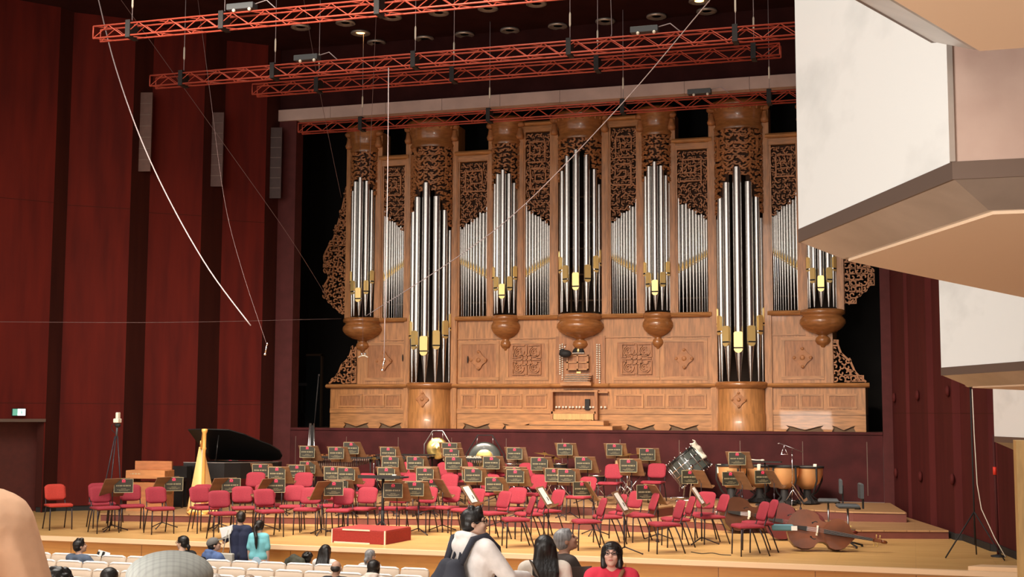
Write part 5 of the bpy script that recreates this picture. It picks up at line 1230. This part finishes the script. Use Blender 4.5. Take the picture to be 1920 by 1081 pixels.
_p = [atZ(a, b, ZS+.008) for a, b in ((1296, 1034), (1315, 1037), (1335, 1036), (1352, 1039), (1371, 1040))]
wire([tuple(p) for p in _p], .007, 'short dark cable lying on the stage edge behind the woman in red', 'floor_cable', 'matte')
wire([A_(1145, -8, 25), A_(1147, 60, 25), A_(1145, 66, 25)], .008, 'short pale cable above the middle of the second truss')
for i, (px, py, Y, lab) in enumerate([(718, 692, 24, 'small chrome microphone hung over the left organ panel'), (681, 668, 29.9, 'white microphone bar hung under the left corbel'), (498, 662, 24, 'tiny pale microphone hung before the left wall')]):
    q = atY(px, py, Y); o = MB().use('chrome').tube([(.02, 0, .16), (-.01, 0, 0)], .016, 8).ell((-.015, 0, -.02), (.035, .03, .025), 10, 6).ell((.03, 0, .19), (.02, .02, .03), 8, 6)
    if i == 1: o = MB().use('ivory').tube([(-.13, 0, -.02), (-.05, 0, .02), (.05, 0, .02), (.13, 0, -.02)], .014, 8).use('chrome').ell((-.04, 0, .06), (.03, .03, .04), 8, 6).ell((.05, 0, .06), (.03, .03, .04), 8, 6)
    t = thing('hanging_microphone', q, 0, lab, 'microphone'); o.build('microphone_body', None, t)
    if i == 0: MB().use('cable').tube([(.02, 0, .16)]+[tuple(Vector(A_(a, b, 24.05))-Vector(q)) for a, b in ((724, 500), (727, 330), (728, 215))]+[tuple(Vector((atY(729, 90, 24.3).x, 24.3, 10.41))-Vector(q))], .010, 6).build('cord', None, t)
    if i == 1: MB().use('thinw').tube([(0, 0, .02), (0, -.40, 10.415-q.z)], .004, 6).build('cord', None, t)
# ---- stalls seats
def make_seat():
    t = thing('theatre_seat'); P = []
    W_ = .235
    vs = []; prof = [(-.03, .40), (-.035, .80), (-.02, .92), (0.0, .945), (.025, .93), (.03, .80), (.02, .40)]
    xs = (-W_+.004, -W_+.02, -.1, .1, W_-.02, W_-.004); m_ = len(prof)
    for i, x in enumerate(xs):
        dz = -.03 if i in (0, 5) else 0
        for y, z in prof: vs.append((x, y, z+(dz if z > .85 else 0)))
    fs = [(i*m_+k, i*m_+(k+1) % m_, (i+1)*m_+(k+1) % m_, (i+1)*m_+k) for i in range(5) for k in range(m_)]+[tuple(range(m_)), tuple(range(5*m_, 6*m_))]
    P.append(MB().use('seatw').add(vs, fs, True).build('backrest', None, t))
    P.append(MB().use('seattop').tube([(-W_+.02, -.005, .925), (-W_*.7, -.005, .945), (W_*.7, -.005, .945), (W_-.02, -.005, .925)], .017, 8).build('top_glare_tube', None, t))  # pale tube paints the overexposed light along the top edge
    P.append(MB().use('seatw').box((-W_+.02, .03, .40), (W_-.02, .47, .46), bev=.02).build('seat', None, t))
    P.append(MB().use('matte').box((-W_+.0, -.02, 0), (-W_+.025, .3, .62)).box((-W_+.0, -.02, .60), (-W_+.03, .4, .64)).build('armrest', None, t))
    return t, P
SE = make_seat(); fs_ = [True]; seats = []
def seat(x, y, label=None):
    loc = (x, y, fl(y))
    if fs_[0]: fs_[0] = False; o = SE[0]; o.location = loc
    else: o = dup(SE[0], SE[1], loc, 0)
    o['category'] = 'seat'; o['group'] = 'cream theatre seats'
    o['label'] = label or 'cream theatre seat'
    return o
RY = [18.9, 18.05, 17.2, 16.3]
for r, y in enumerate(RY):
    row = []
    x0 = atZ(95+(0, 20, 10, 30)[r], 1050, .95).x
    for k in range(20):
        x = -15.6+.485*k+(0, .24, .05, .3)[r]
        px, py = prj((x, y, .95))
        if px < 58-(10*r) or px > (800 if r < 2 else 780): continue
        row.append((seat(x, y), px))
    ordinals(row, lambda s, r=r: 'cream theatre seat with light painted along its top, %s, %s row' % (s, ['row nearest the stage', 'second', 'third', 'fourth'][r].replace('row ', 'front ') if False else ['front', 'second', 'third', 'fourth'][r]))
# ================================================================ PEOPLE
SKIN = {}
def skinm(c):
    if c not in SKIN: SKIN[c] = mat('skin_%d' % len(SKIN), c, .55, noise=.08, nscale=30, spec=.35)
    return SKIN[c]
CL = {}
def clothm(c, pat=None):
    if (c, pat) not in CL:
        Mx = mat('garment_%d' % len(CL), c, .85, bump=.25, nscale=14, noise=.12)
        if pat:
            nt = Mx.node_tree; b = nt.nodes['Principled BSDF']; tc = nt.nodes.new('ShaderNodeTexCoord'); src = b.inputs['Base Color'].links[0].from_socket
            for ax, sc in (('X', 34), ('Y', 34)):
                wv = nt.nodes.new('ShaderNodeTexWave'); wv.bands_direction = ax; wv.inputs['Scale'].default_value = sc*.5; wv.inputs['Distortion'].default_value = .2
                nt.links.new(tc.outputs['Object'], wv.inputs['Vector']); mx = nt.nodes.new('ShaderNodeMixRGB'); mx.blend_type = 'MULTIPLY'; mx.inputs[0].default_value = .2
                cr = nt.nodes.new('ShaderNodeValToRGB'); cr.color_ramp.elements[0].position = .6; cr.color_ramp.elements[1].position = .9; cr.color_ramp.elements[0].color = (1, 1, 1, 1); cr.color_ramp.elements[1].color = (.45, .45, .47, 1)
                nt.links.new(wv.outputs[0], cr.inputs[0]); nt.links.new(src, mx.inputs[1]); nt.links.new(cr.outputs[0], mx.inputs[2]); src = mx.outputs[0]
            nt.links.new(src, b.inputs['Base Color'])
        CL[(c, pat)] = Mx
    return CL[(c, pat)]
HR = {}
def hairm(c):
    if c not in HR: HR[c] = mat('hair_%d' % len(HR), c, .38, noise=.5, nscale=26, stretch=(2, 2, .35), bump=.5, spec=.5)
    return HR[c]
class Blob:
    """capsules and ellipsoids fused into one continuous skin"""
    def __init__(s): s.mb = MB()
    def cap(s, pts, rs, n=14):
        pts = [Vector(p) for p in pts]
        s.mb.tube(pts, list(rs), n); 
        for p, r in zip(pts, rs): s.mb.ell(p, (r, r, r), n, 8)
        return s
    def ell(s, c, r, rot=None): s.mb.ell(c, r, 20, 14, rot); return s
    def fuse(s, name, mt, parent, vox, sm=4):
        o = s.mb.build(name, mt, None); o.location = (0, 0, 0)
        r = o.modifiers.new('r', 'REMESH'); r.mode = 'VOXEL'; r.voxel_size = vox; r.use_smooth_shade = True
        k = o.modifiers.new('s', 'SMOOTH'); k.iterations = sm; k.factor = .5
        dg = bpy.context.evaluated_depsgraph_get(); me = bpy.data.meshes.new_from_object(o.evaluated_get(dg))
        me.materials.clear(); me.materials.append(mt); bpy.data.objects.remove(o)
        ob_ = bpy.data.objects.new(name, me); COL.objects.link(ob_); ob_.parent = parent
        for p in me.polygons: p.use_smooth = True
        return ob_
def person(label, x, y, z, yaw, H=1.68, pose='stand', shirt=(.5, .5, .5), pants=(.03, .035, .05), skin=(.62, .38, .27), hair=(.012, .009, .008), style='short', sleeve='long', head=(0, 0), lean=0, hands=None, vox=.012, female=False, extras=(), shoulder=1.0, hood=False, coat=0, pattern=None, hem=.90):
    """yaw: 0 looks toward the stage (+Y), positive turns to the left. hands: ((x,y,z),(x,y,z)) for left, right in body space"""
    k = H/1.68; t = thing('person', (x, y, z), yaw, label, 'person'); body = Blob()
    sit = pose == 'sit'; hipz = (.50 if sit else .93)*k; up = Matrix.Rotation(-lean, 3, 'X')
    def B(px, py, pz): return up @ Vector((px*k, py*k, (pz-.93)*k))+Vector((0, 0, hipz))      # torso space, hip pivot
    sw = (.165 if female else .185)*shoulder; cw = .085 if female else .10
    for s in (-1, 1):
        body.cap([B(s*.075, 0, .93), B(s*(.055 if female else .07), .005, 1.10), B(s*cw, .0, 1.28), B(s*.09, -.01, 1.36)], [.115*k, .095*k, .105*k, .075*k])
    body.cap([B(-sw+.03, -.01, 1.395), B(0, -.01, 1.41), B(sw-.03, -.01, 1.395)], [.055*k, .065*k, .055*k])
    hy, hp = head; Rh = up @ Matrix.Rotation(hy, 3, 'Z') @ Matrix.Rotation(-hp, 3, 'X'); hc = B(0, .015, 1.575)
    body.cap([B(0, -.01, 1.40), B(0, .0, 1.50)], [.058*k, .052*k])
    def Hd(px, py, pz): return hc+Rh @ Vector((px*k, py*k, pz*k))
    body.ell(Hd(0, -.005, .025), (.074*k, .092*k, .088*k), Rh); body.ell(Hd(0, .028, -.035), (.058*k, .062*k, .072*k), Rh)
    body.ell(Hd(0, .060, -.085), (.030*k, .026*k, .022*k), Rh)          # chin
    body.cap([Hd(0, .085, .018), Hd(0, .108, -.022)], [.010*k, .015*k], 8)  # nose
    for s in (-1, 1):
        body.ell(Hd(s*.036, .072, -.025), (.024*k, .022*k, .022*k), Rh)     # cheek
        body.ell(Hd(s*.030, .083, .026), (.022*k, .009*k, .006*k), Rh)      # brow
        body.ell(Hd(s*.076, -.004, -.005), (.010*k, .018*k, .030*k), Rh)    # ear
    body.ell(Hd(0, .086, -.055), (.022*k, .011*k, .008*k), Rh)
    arms = []
    if hands is None: hands = ((-sw-.05, .03, .70), (sw+.05, .03, .70)) if not sit else ((-.14, .36, 1.03), (.14, .36, 1.03))
    for s, h in zip((-1, 1), hands):
        S = B(s*sw, -.01, 1.385); W = B(*h); L1_, L2_ = .29*k, .25*k; d = W-S; D = min(d.length, L1_+L2_-.005); dn = d.normalized(); W = S+dn*D
        a = (L1_*L1_-L2_*L2_+D*D)/(2*D); hh = math.sqrt(max(0, L1_*L1_-a*a)); bend = Vector((s*.55, -.45, -.7)); bend = (bend-dn*bend.dot(dn)).normalized(); E_ = S+dn*a+bend*hh
        body.cap([S, S.lerp(E_, .4), E_, E_.lerp(W, .35), W], [.052*k, .045*k, .036*k, .036*k, .025*k], 12); arms.append((S, E_, W))
        fd = (W-E_).normalized(); sd = Vector((0, 0, 1)).cross(fd); sd = sd.normalized() if sd.length > .1 else Vector((0, 1, 0)); nm = fd.cross(sd)
        body.cap([W, W+fd*.045*k-sd*.014*k], [.022*k, .018*k], 8); body.cap([W, W+fd*.05*k+sd*.014*k], [.022*k, .018*k], 8)
        for j in range(4):
            b0 = W+fd*.06*k+sd*(-.027+.018*j)*k; ln = (.030, .036, .033, .026)[j]*k
            body.cap([b0-fd*.02*k, b0+fd*ln*.6-nm*.006*k, b0+fd*ln*1.3-nm*.022*k, b0+fd*ln*1.5-nm*.04*k], [.0095*k, .009*k, .0085*k, .0075*k], 8)
        b0 = W+fd*.02*k-sd*s*-.024*k; body.cap([b0, b0+fd*.025*k+sd*s*.018*k, b0+fd*.05*k+sd*s*.02*k-nm*.012*k], [.012*k, .011*k, .009*k], 8)
    legs = []
    for s in (-1, 1):
        hp_ = Vector((s*.09*k, 0, hipz))
        if sit: kn = Vector((s*.11*k, .44*k, .50*k)); an = Vector((s*.11*k, .42*k, .08*k))
        else: kn = Vector((s*.095*k, .02*k, .50*k)); an = Vector((s*.10*k, -.01*k, .08*k))
        body.cap([hp_, hp_.lerp(kn, .5), kn, kn.lerp(an, .35), an], [.088*k, .075*k, .055*k, .052*k, .036*k], 12)
        body.cap([an, an+Vector((0, .12*k, -.04*k))], [.035*k, .03*k], 8); legs.append((hp_, kn, an))
    body.fuse('body', skinm(skin), t, min(vox, .0105), 2)
    # garments: a slightly larger skin over trunk and arms
    c = Blob(); e = .014*k+coat
    for s in (-1, 1):
        c.cap([B(s*.075, 0, hem), B(s*.065, .005, 1.10), B(s*cw, .0, 1.28), B(s*.09, -.01, 1.36)], [.125*k+coat, .110*k+coat, .105*k+e, .078*k+e])
    c.cap([B(-sw+.02, -.01, 1.39), B(0, -.02, 1.395), B(sw-.02, -.01, 1.39)], [.058*k+e, .06*k+e, .058*k+e])
    for S, E_, W in arms:
        if sleeve == 'long': c.cap([S, S.lerp(E_, .5), E_, E_.lerp(W, .4), E_.lerp(W, .93)], [.055*k+e, .050*k+e, .044*k+e, .042*k+e*.8, .034*k+e*.7], 12)
        elif sleeve == 'short': c.cap([S, S.lerp(E_, .4), S.lerp(E_, .72)], [.056*k+e, .056*k+e, .056*k+e], 12)
    if hood:
        c.cap([B(-.075, .05, 1.43), B(-.095, -.02, 1.455), B(-.07, -.085, 1.475), B(0, -.115, 1.48), B(.07, -.085, 1.475), B(.095, -.02, 1.455), B(.075, .05, 1.43)], [.022*k, .034*k, .042*k, .046*k, .042*k, .034*k, .022*k])
        c.ell(B(0, -.115, 1.40), (.115*k, .055*k, .085*k)); c.ell(B(0, -.105, 1.33), (.07*k, .045*k, .07*k))
    c.fuse('shirt' if not coat else 'jacket', clothm(shirt, pattern), t, vox, 3 if not hood else 7)
    c = Blob()
    for s, (a_, b_, d_) in zip((-1, 1), legs): c.cap([a_, a_.lerp(b_, .5), b_, b_.lerp(d_, .5), d_], [.105*k, .09*k, .072*k, .066*k, .058*k], 12)
    c.cap([Vector((-.07*k, 0, hipz)), Vector((.07*k, 0, hipz))], [.115*k, .115*k]); c.fuse('trousers', clothm(pants), t, vox*1.3, 3)
    c = MB().use('matte')
    for a_, b_, d_ in legs: c.ell(d_+Vector((0, .06*k, -.04*k)), (.05*k, .13*k, .045*k), 14, 8)
    c.build('shoes', None, t)
    # hair
    hb = Blob()
    if style != 'none':
        if style == 'balding': 
            hb.ell(Hd(0, -.03, .005), (.079*k, .080*k, .062*k), Rh)
        else:
            hb.ell(Hd(0, -.012, .042), (.089*k, .100*k, .087*k), Rh); hb.ell(Hd(0, -.042, .0), (.083*k, .072*k, .080*k), Rh)
            hb.ell(Hd(0, .045, .078), (.058*k, .042*k, .030*k), Rh)
        if style == 'quiff': hb.cap([Hd(-.03, .05, .10), Hd(.03, .055, .105)], [.03*k, .03*k]); hb.cap([Hd(-.03, 0, .115), Hd(.03, 0, .118)], [.03*k, .03*k])
        if style == 'curly':
            r_ = random.Random(7)
            for i in range(40):
                a = r_.uniform(0, 6.28); b = r_.uniform(.1, 1.45); rr = .098
                hb.ell(Hd(rr*.85*math.cos(a)*math.cos(b*.9), rr*math.sin(a)*math.cos(b*.9)-.012, .035+rr*math.sin(b)*.85), (.024*k,)*3)
        if style in ('bob', 'long', 'pony'):
            for s in (-1, 1):
                hb.cap([Hd(s*.066, .028, .06), Hd(s*.078, .01, .0), Hd(s*.074, -.01, -.05 if style == 'pony' else -.095)], [.022*k, .022*k, .015*k if style == 'pony' else .026*k])
        if style == 'bob':
            hb.ell(Hd(0, -.022, .028), (.100*k, .106*k, .102*k), Rh); hb.ell(Hd(0, -.045, -.05), (.092*k, .07*k, .07*k), Rh)
            hb.cap([Hd(-.06, -.04, -.06), Hd(0, -.07, -.07), Hd(.06, -.04, -.06)], [.045*k, .04*k, .045*k]); hb.cap([Hd(-.045, .062, .070), Hd(0, .078, .080), Hd(.045, .062, .070)], [.02*k, .02*k, .02*k])
        if style == 'long':
            for dx in (-.055, -.028, 0, .028, .055): hb.cap([Hd(dx, -.055, .02), Hd(dx*1.3, -.070, -.09), B(dx*1.55, -.125, 1.36), B(dx*1.3, -.145, 1.24), B(dx*.6, -.14, 1.12-.4*abs(dx))], [.048*k, .048*k, .042*k, .034*k, .012*k])
        if style == 'pony':
            hb.cap([Hd(0, -.085, .03), Hd(0, -.125, .0), Hd(0, -.13, -.08), B(.0, -.15, 1.38), B(.0, -.145, 1.26), B(0, -.13, 1.16)], [.03*k, .032*k, .036*k, .036*k, .03*k, .012*k])
        if style == 'bun': hb.cap([Hd(0, -.09, -.01), Hd(0, -.12, -.05), Hd(.0, -.125, -.10)], [.03*k, .034*k, .02*k])
        hb.fuse('hair', hairm(hair), t, vox*.8, 2 if style != 'long' else 14)
    # eyes, brows and lips
    f = MB().use('matte')
    for s in (-1, 1): f.ell(Hd(s*.030, .086, .004), (.012*k, .006*k, .006*k), 10, 6, Rh); f.ell(Hd(s*.031, .092, .030), (.018*k, .005*k, .004*k), 8, 6, Rh)
    f.build('eyes', None, t)
    lp = MB().ell(Hd(0, .095, -.056), (.021*k, .006*k, .007*k), 10, 6, Rh); lp.build('lips', LIP, t)
    for ex_ in extras:
        if ex_ == 'glasses':
            g = MB().use('matte')
            for s in (-1, 1):
                g.tube([Hd(s*.033+.024*math.cos(a*PI/6), .103, .004+.017*math.sin(a*PI/6)) for a in range(13)], .0028*k, 6); g.tube([Hd(s*.057, .102, .008), Hd(s*.082, .05, .010), Hd(s*.083, -.01, .005)], .0026*k, 6)
            g.tube([Hd(-.010, .105, .006), Hd(.010, .105, .006)], .0026*k, 6); g.build('glasses', None, t)
        if ex_ == 'skirt':
            MB().use(clothm((.42, .55, .66))).lathe([(.125*k, hipz+.08*k), (.15*k, hipz), (.19*k, hipz-.25*k), (.21*k, hipz-.45*k)], (0, 0, 0), 28).build('skirt', None, t)
        if ex_ == 'cap':
            g = MB().use(clothm((.17, .16, .15))); g.ell(Hd(0, -.01, .055), (.092*k, .106*k, .082*k), 20, 14, Rh); g.ell(Hd(0, .115, .055), (.070*k, .070*k, .010*k), 16, 8, Rh @ Matrix.Rotation(-.15, 3, 'X'))
            g.use('ivory').ell(Hd(0, -.105, .03), (.02*k, .008*k, .014*k), 8, 6, Rh); g.build('cap', None, t)
        if ex_ == 'flatcap':
            g = MB().use(FLATC); g.ell(Hd(0, -.005, .075), (.125*k, .140*k, .068*k), 32, 20, Rh); g.ell(Hd(0, .12, .045), (.085*k, .06*k, .016*k), 20, 8, Rh); g.lathe([(.088*k, -.02), (.098*k, .0), (.10*k, .06)], Hd(0, -.005, .03), 28); g.build('flat_cap', None, t)
    return t, B, arms, Hd
LIP = mat('lips', (.45, .13, .11), .5)
FLATC = clothm((.38, .40, .38), 'plaid')
def at_px(px, py, S): x, y = at_scale(px, S); return x, y, CAM.z-(py-(767+.004*(px-960)+2))/S      # column, scale -> ground point and height of py
def put(px, py_top, S, H, pose='stand', **kw):
    x, y, zt = at_px(px, py_top, S); head_h = H*1.01 if pose == 'stand' else (.50+(1.68-.93)*1.0)*H/1.68+.02
    return x, y, zt-head_h
VY = lambda px: math.radians(17.1)-math.atan((px-960)/F_PX)      # yaw that looks straight away from the camera
def sit_p(label, px, py_top, S, **kw):
    H = kw.pop('H', 1.68); x, y, zt = at_px(px, py_top, S); z = fl(y); hh = zt-z
    k = H/1.68; need = (.50+.76)*k; z0 = zt-need-.01
    return person(label, x, y, z0 if abs(z0-z) > .0 else z, kw.pop('yaw', 0), H, 'sit', **kw), (x, y, z0)
def stand_p(label, px, py_top, S, **kw):
    H = kw.pop('H', 1.68); x, y, zt = at_px(px, py_top, S); return person(label, x, y, zt-H*1.015, kw.pop('yaw', 0), H, 'stand', **kw), (x, y)
# seated in the front rows
SW = (.62, .38, .27)
sit_p('seated man reading an open magazine, seen from behind, grey-blue shirt, dark hair, at left', 162, 1003, 113, yaw=-.15, shirt=(.10, .13, .19), head=(-.55, -.25), sleeve='short', hair=(.012, .009, .008), style='quiff', hands=((.0, .38, 1.12), (.30, .36, 1.12)))
x, y, z = at_px(199, 1036, 111); o = MB().use('paper').prism([(0, 0), (.16, .03), (.16, .034), (0, .004)], 0, .16).prism([(0, 0), (-.15, .07), (-.15, .074), (0, .004)], 0, .16).use('matte').box((.02, -.002, .03), (.07, .004, .15)).box((-.12, .03, .03), (-.03, .05, .13)).box((.09, .008, .02), (.14, .020, .07)).build('magazine'); o.location = (x, y, z-.05); o.rotation_euler = (-.3, .15, -.2); tag(o, 'open black and white magazine held by the seated reader at left', 'magazine')
sit_p('seated woman with glasses and tied black hair, black top, looking left', 353, 997, 113, yaw=.5, H=1.66, shirt=(.010, .010, .012), head=(1.0, -.05), style='bun', hair=(.010, .007, .006), female=True, extras=('glasses',), skin=(.70, .46, .35))
sit_p('seated man in grey cap and blue hooded jacket, facing right', 410, 1001, 113, yaw=-.45, H=1.64, shirt=(.09, .15, .33), head=(-.55, -.35), style='short', extras=('cap',), coat=.015, hood=True)
sit_p('seated person with short black hair in front of the blue jacket, head only', 387, 1035, 127, yaw=-.3, H=1.60, shirt=(.03, .03, .035), head=(-.4, -.2))
sit_p('seated person with black hair between the glasses woman and the blue jacket', 361, 1027, 118, yaw=0, H=1.55, shirt=(.012, .012, .013), style='bob')
bz, bxy = stand_p('standing boy in navy t-shirt, seen from behind, holding papers', 459, 952, 108.5, H=1.60, yaw=.30, shirt=(.022, .028, .07), pants=(.02, .025, .05), sleeve='short', head=(.35, 0), hair=(.03, .018, .012), hands=((-.26, .30, 1.16), (.22, .12, .85)), shoulder=.88, female=True)
x, y, z = at_px(437, 994, 109); o = MB().use('paper').prism([(0, 0), (.16, .05), (.13, .20), (-.05, .16)], 0, .012, lambda v: Vector((v.x, v.z+.1*v.x, v.y))).prism([(.0, .02), (.13, .09), (.16, .22), (-.02, .14)], -.03, -.02, lambda v: Vector((v.x, v.z, v.y))).build('papers'); o.scale = (1.3, 1, 1.2); o.location = (x-.12, y+.02, z-.10); tag(o, 'white and pink papers held up by the boy in navy', 'papers')
x, y, z = at_px(443, 1030, 108.5); bgm = mat('tote_canvas', (.62, .58, .50), .8); o = MB().use(bgm).box((-.13, -.04, -.26), (.13, .04, .02), bev=.015).tube([(-.08, 0, .0), (-.03, 0, .22), (.02, 0, .42)], .008, 6).tube([(.08, 0, .0), (.05, 0, .2), (.03, 0, .42)], .008, 6).build('tote_bag'); o.location = (x-.02, y-.12, z); tag(o, 'pale tote bag hanging beside the boy in navy', 'bag')
stand_p('standing girl in turquoise t-shirt and pale skirt with long black ponytail, seen from behind', 494, 968, 109, H=1.48, yaw=.12, shirt=(.22, .62, .68), pants=(.42, .55, .66), sleeve='short', head=(-.35, 0), style='pony', hair=(.016, .010, .008), female=True, skin=(.66, .42, .32), extras=('skirt',), hem=1.01, shoulder=.84)
sit_p('seated woman with long straight black hair and white top, seen from behind', 617, 1013, 113, H=1.62, shirt=(.75, .72, .68), style='long', female=True, head=(-.1, 0))
sit_p('seated person with black hair and dark top, left of the long-haired woman', 584, 1027, 112, H=1.52, shirt=(.015, .014, .018), style='curly', head=(0, -.1))
sit_p('seated balding man in dark shirt, seen from behind', 637, 1042, 128, H=1.56, shirt=(.020, .022, .028), style='balding', hair=(.05, .04, .035), skin=(.52, .31, .22))
sit_p('seated grey-haired woman in pale top, seen from behind', 700, 1022, 113, H=1.52, shirt=(.62, .60, .58), style='bun', hair=(.28, .28, .29), head=(-.5, -.1), female=True)
sit_p('seated woman with black hair and cream hooded top, right arm raised', 707, 1041, 129, H=1.56, shirt=(.80, .68, .60), style='bob', hood=True, head=(-.2, 0), female=True, hands=((-.14, .3, 1.0), (.36, .25, 1.12)))
sit_p('black curly head of a seated person at the bottom left', 124, 1056, 285, H=1.66, yaw=VY(124), shirt=(.02, .02, .022), style='curly', vox=.010)
sit_p('black-haired head at the very bottom left, beside the curly one', 86, 1062, 250, H=1.64, yaw=VY(86), shirt=(.02, .02, .022), style='short', vox=.010)
sit_p('seated person with smooth dark hair thinning on top, bottom left of the plaid cap', 219, 1055, 188, H=1.66, yaw=VY(219)-.3, shirt=(.05, .04, .04), style='short', hair=(.016, .012, .011))
sit_p('seated person with pale grey hair just right of the plaid cap', 414, 1066, 150, H=1.60, yaw=0, shirt=(.3, .3, .3), style='short', hair=(.60, .52, .46))
sit_p('seated person with light brown hair at the bottom, right of the pale grey head', 477, 1068, 150, H=1.60, yaw=0, shirt=(.3, .28, .25), style='short', hair=(.42, .30, .22))
# olive jacket over a seat back
x, y, z = at_px(561, 1033, 113); bb_ = Blob(); bb_.cap([(-.16, 0, -.18), (-.12, .02, -.06), (-.02, .0, .0), (.10, .02, -.05), (.17, 0, -.18)], [.07, .07, .075, .07, .06]); bb_.cap([(-.12, 0, -.25), (.14, 0, -.25)], [.09, .09]); bb_.cap([(.0, -.04, -.05), (.13, -.05, -.14)], [.05, .045])
o = bb_.fuse('olive_jacket', mat('olive_camouflage', (.075, .075, .05), .8, col2=(.028, .030, .024), nscale=9, bump=.3), None, .012); o.location = (x, y, z-.05); tag(o, 'crumpled olive camouflage jacket heaped over a front-row seat', 'jacket')
# neighbours close to the camera
sit_p('close seated person in grey plaid flat cap, seen from behind at the bottom', 331, 1037, 640, H=1.66, yaw=VY(331), shirt=(.12, .12, .13), style='short', hair=(.25, .25, .25), extras=('flatcap',), vox=.010, head=(.0, -.05))
x, y, _ = at_px(-178, 700, 800); person('very close person in a peach long-sleeved shirt at the left edge', x, y, 1.65, VY(-178)+.1, 1.72, 'stand', shirt=(1.0, .62, .40), vox=.010, shoulder=1.15, coat=.02, style='short', hands=((-.2, .25, 1.0), (.24, .12, .92)))
# group standing in the stalls
(pm, B, arms, Hd), (mx_, my_) = stand_p('standing young man in white hoodie with dark backpack, looking right', 889, 945, 226, H=1.70, yaw=-.55, shirt=(.92, .88, .86), pants=(.03, .03, .04), head=(-.75, -.15), style='quiff', hood=True, coat=.010, shoulder=1.02, hair=(.012, .010, .010), hands=((-.02, .40, 1.13), (.24, .38, 1.14)), skin=(.66, .42, .31), extras=('glasses',), vox=.010)
# backpack on his back
bp = thing('backpack', pm.location, pm.rotation_euler.z, 'dark grey backpack worn by the young man in the white hoodie', 'backpack'); bm = clothm((.035, .038, .055))
c = Blob(); c.cap([B(-.08, -.26, .86), B(-.08, -.25, 1.10), B(-.05, -.22, 1.24)], [.11, .115, .075]); c.cap([B(.08, -.26, .86), B(.08, -.25, 1.10), B(.05, -.22, 1.24)], [.11, .115, .075]); c.cap([B(-.07, -.34, .86), B(.07, -.34, .86)], [.07, .07]); c.fuse('bag_body', bm, bp, .012)
for s in (-1, 1): MB().ribbon([(0, 0)]*2, .01, 0, .01) if False else MB().use(bm).tube([B(s*.09, -.20, 1.27), B(s*.125, -.10, 1.465), B(s*.135, .03, 1.485), B(s*.145, .145, 1.38), B(s*.15, .165, 1.20), B(s*.14, .08, 1.02), B(s*.12, -.14, .90)], .026, 8).build('shoulder_strap', None, bp)
MB().use(bm).tube([B(-.04, -.17, 1.30), B(-.03, -.14, 1.38), B(.03, -.14, 1.38), B(.04, -.17, 1.30)], .012, 8).build('carry_loop', None, bp)
w_ = pm.matrix_basis @ arms[1][2]; o = MB().use('black').box((-.04, -.005, -.02), (.04, .006, .13), bev=.004).build('mobile_phone'); o.location = (w_.x+.07, w_.y+.05, w_.z+.02); o.rotation_euler = (.5, .2, -.9); tag(o, 'black mobile phone held by the young man in the white hoodie', 'phone')
stand_p('standing woman with long black hair and cream top, seen from behind', 1022, 994, 216, H=1.56, yaw=VY(1022)+.1, shirt=(.86, .78, .68), style='long', female=True, hair=(.014, .012, .012), head=(.1, -.15), coat=.008, shoulder=1.05, vox=.010)
stand_p('older grey-haired person behind the cream-topped woman, looking down to the right', 1059, 982, 204, H=1.58, yaw=-.9, shirt=(.06, .045, .04), style='short', hair=(.33, .33, .34), head=(-.35, -.45), skin=(.50, .28, .20), hands=((.0, .34, 1.14), (.16, .36, 1.12)), vox=.010)
x, y, z = at_px(1080, 1050, 210); o = MB().use(mat('dark_folder', (.055, .035, .03), .6)).prism([(-.07, -.30), (.13, -.30), (.16, .0), (-.03, -.03)], 0, .015, lambda v: Vector((v.x, v.z, v.y))).build('dark_folder'); o.location = (x, y-.05, z+.01); o.rotation_euler = (0, .05, -.2); tag(o, 'dark brown folder held upright beside the older grey-haired person', 'folder')
(pr_, B2, a2, _), _2 = stand_p('standing woman in bright red top with black bobbed hair and glasses, facing the camera', 1146, 1006, 222, H=1.56, yaw=PI+.28, shirt=(.75, .035, .075), style='bob', hair=(.016, .012, .012), female=True, extras=('glasses',), head=(-.15, -.25), skin=(.72, .42, .33), coat=.008, shoulder=1.05, vox=.010, hands=((-.12, .30, 1.12), (.16, .30, 1.10)))
st_ = thing('shoulder_bag', pr_.location, pr_.rotation_euler.z, 'brown leather shoulder bag strap across the woman in red', 'bag'); lm_ = mat('brown_leather', (.30, .12, .06), .5)
MB().use(lm_).tube([B2(-.12, -.06, 1.45), B2(-.09, .10, 1.44), B2(.0, .175, 1.28), B2(.10, .17, 1.10), B2(.20, .10, .92), B2(.22, .0, .88)], .018, 8).build('strap', None, st_); MB().use(lm_).box(tuple(B2(.17, -.08, .72)), tuple(B2(.27, .12, .92)), bev=.02).build('bag_body', None, st_)
# seats below the people who sit farther back
for px, S, nm in ((124, 285, 'under the black curly head at bottom left'), (86, 250, 'under the black-haired head at the very bottom left'), (219, 188, 'under the person left of the plaid cap'), (414, 150, 'under the pale grey head'), (477, 150, 'under the light brown head'), (331, 640, 'under the person in the plaid flat cap')):
    x, y = at_scale(px, S); seat(x, y-.28, 'cream theatre seat '+nm)
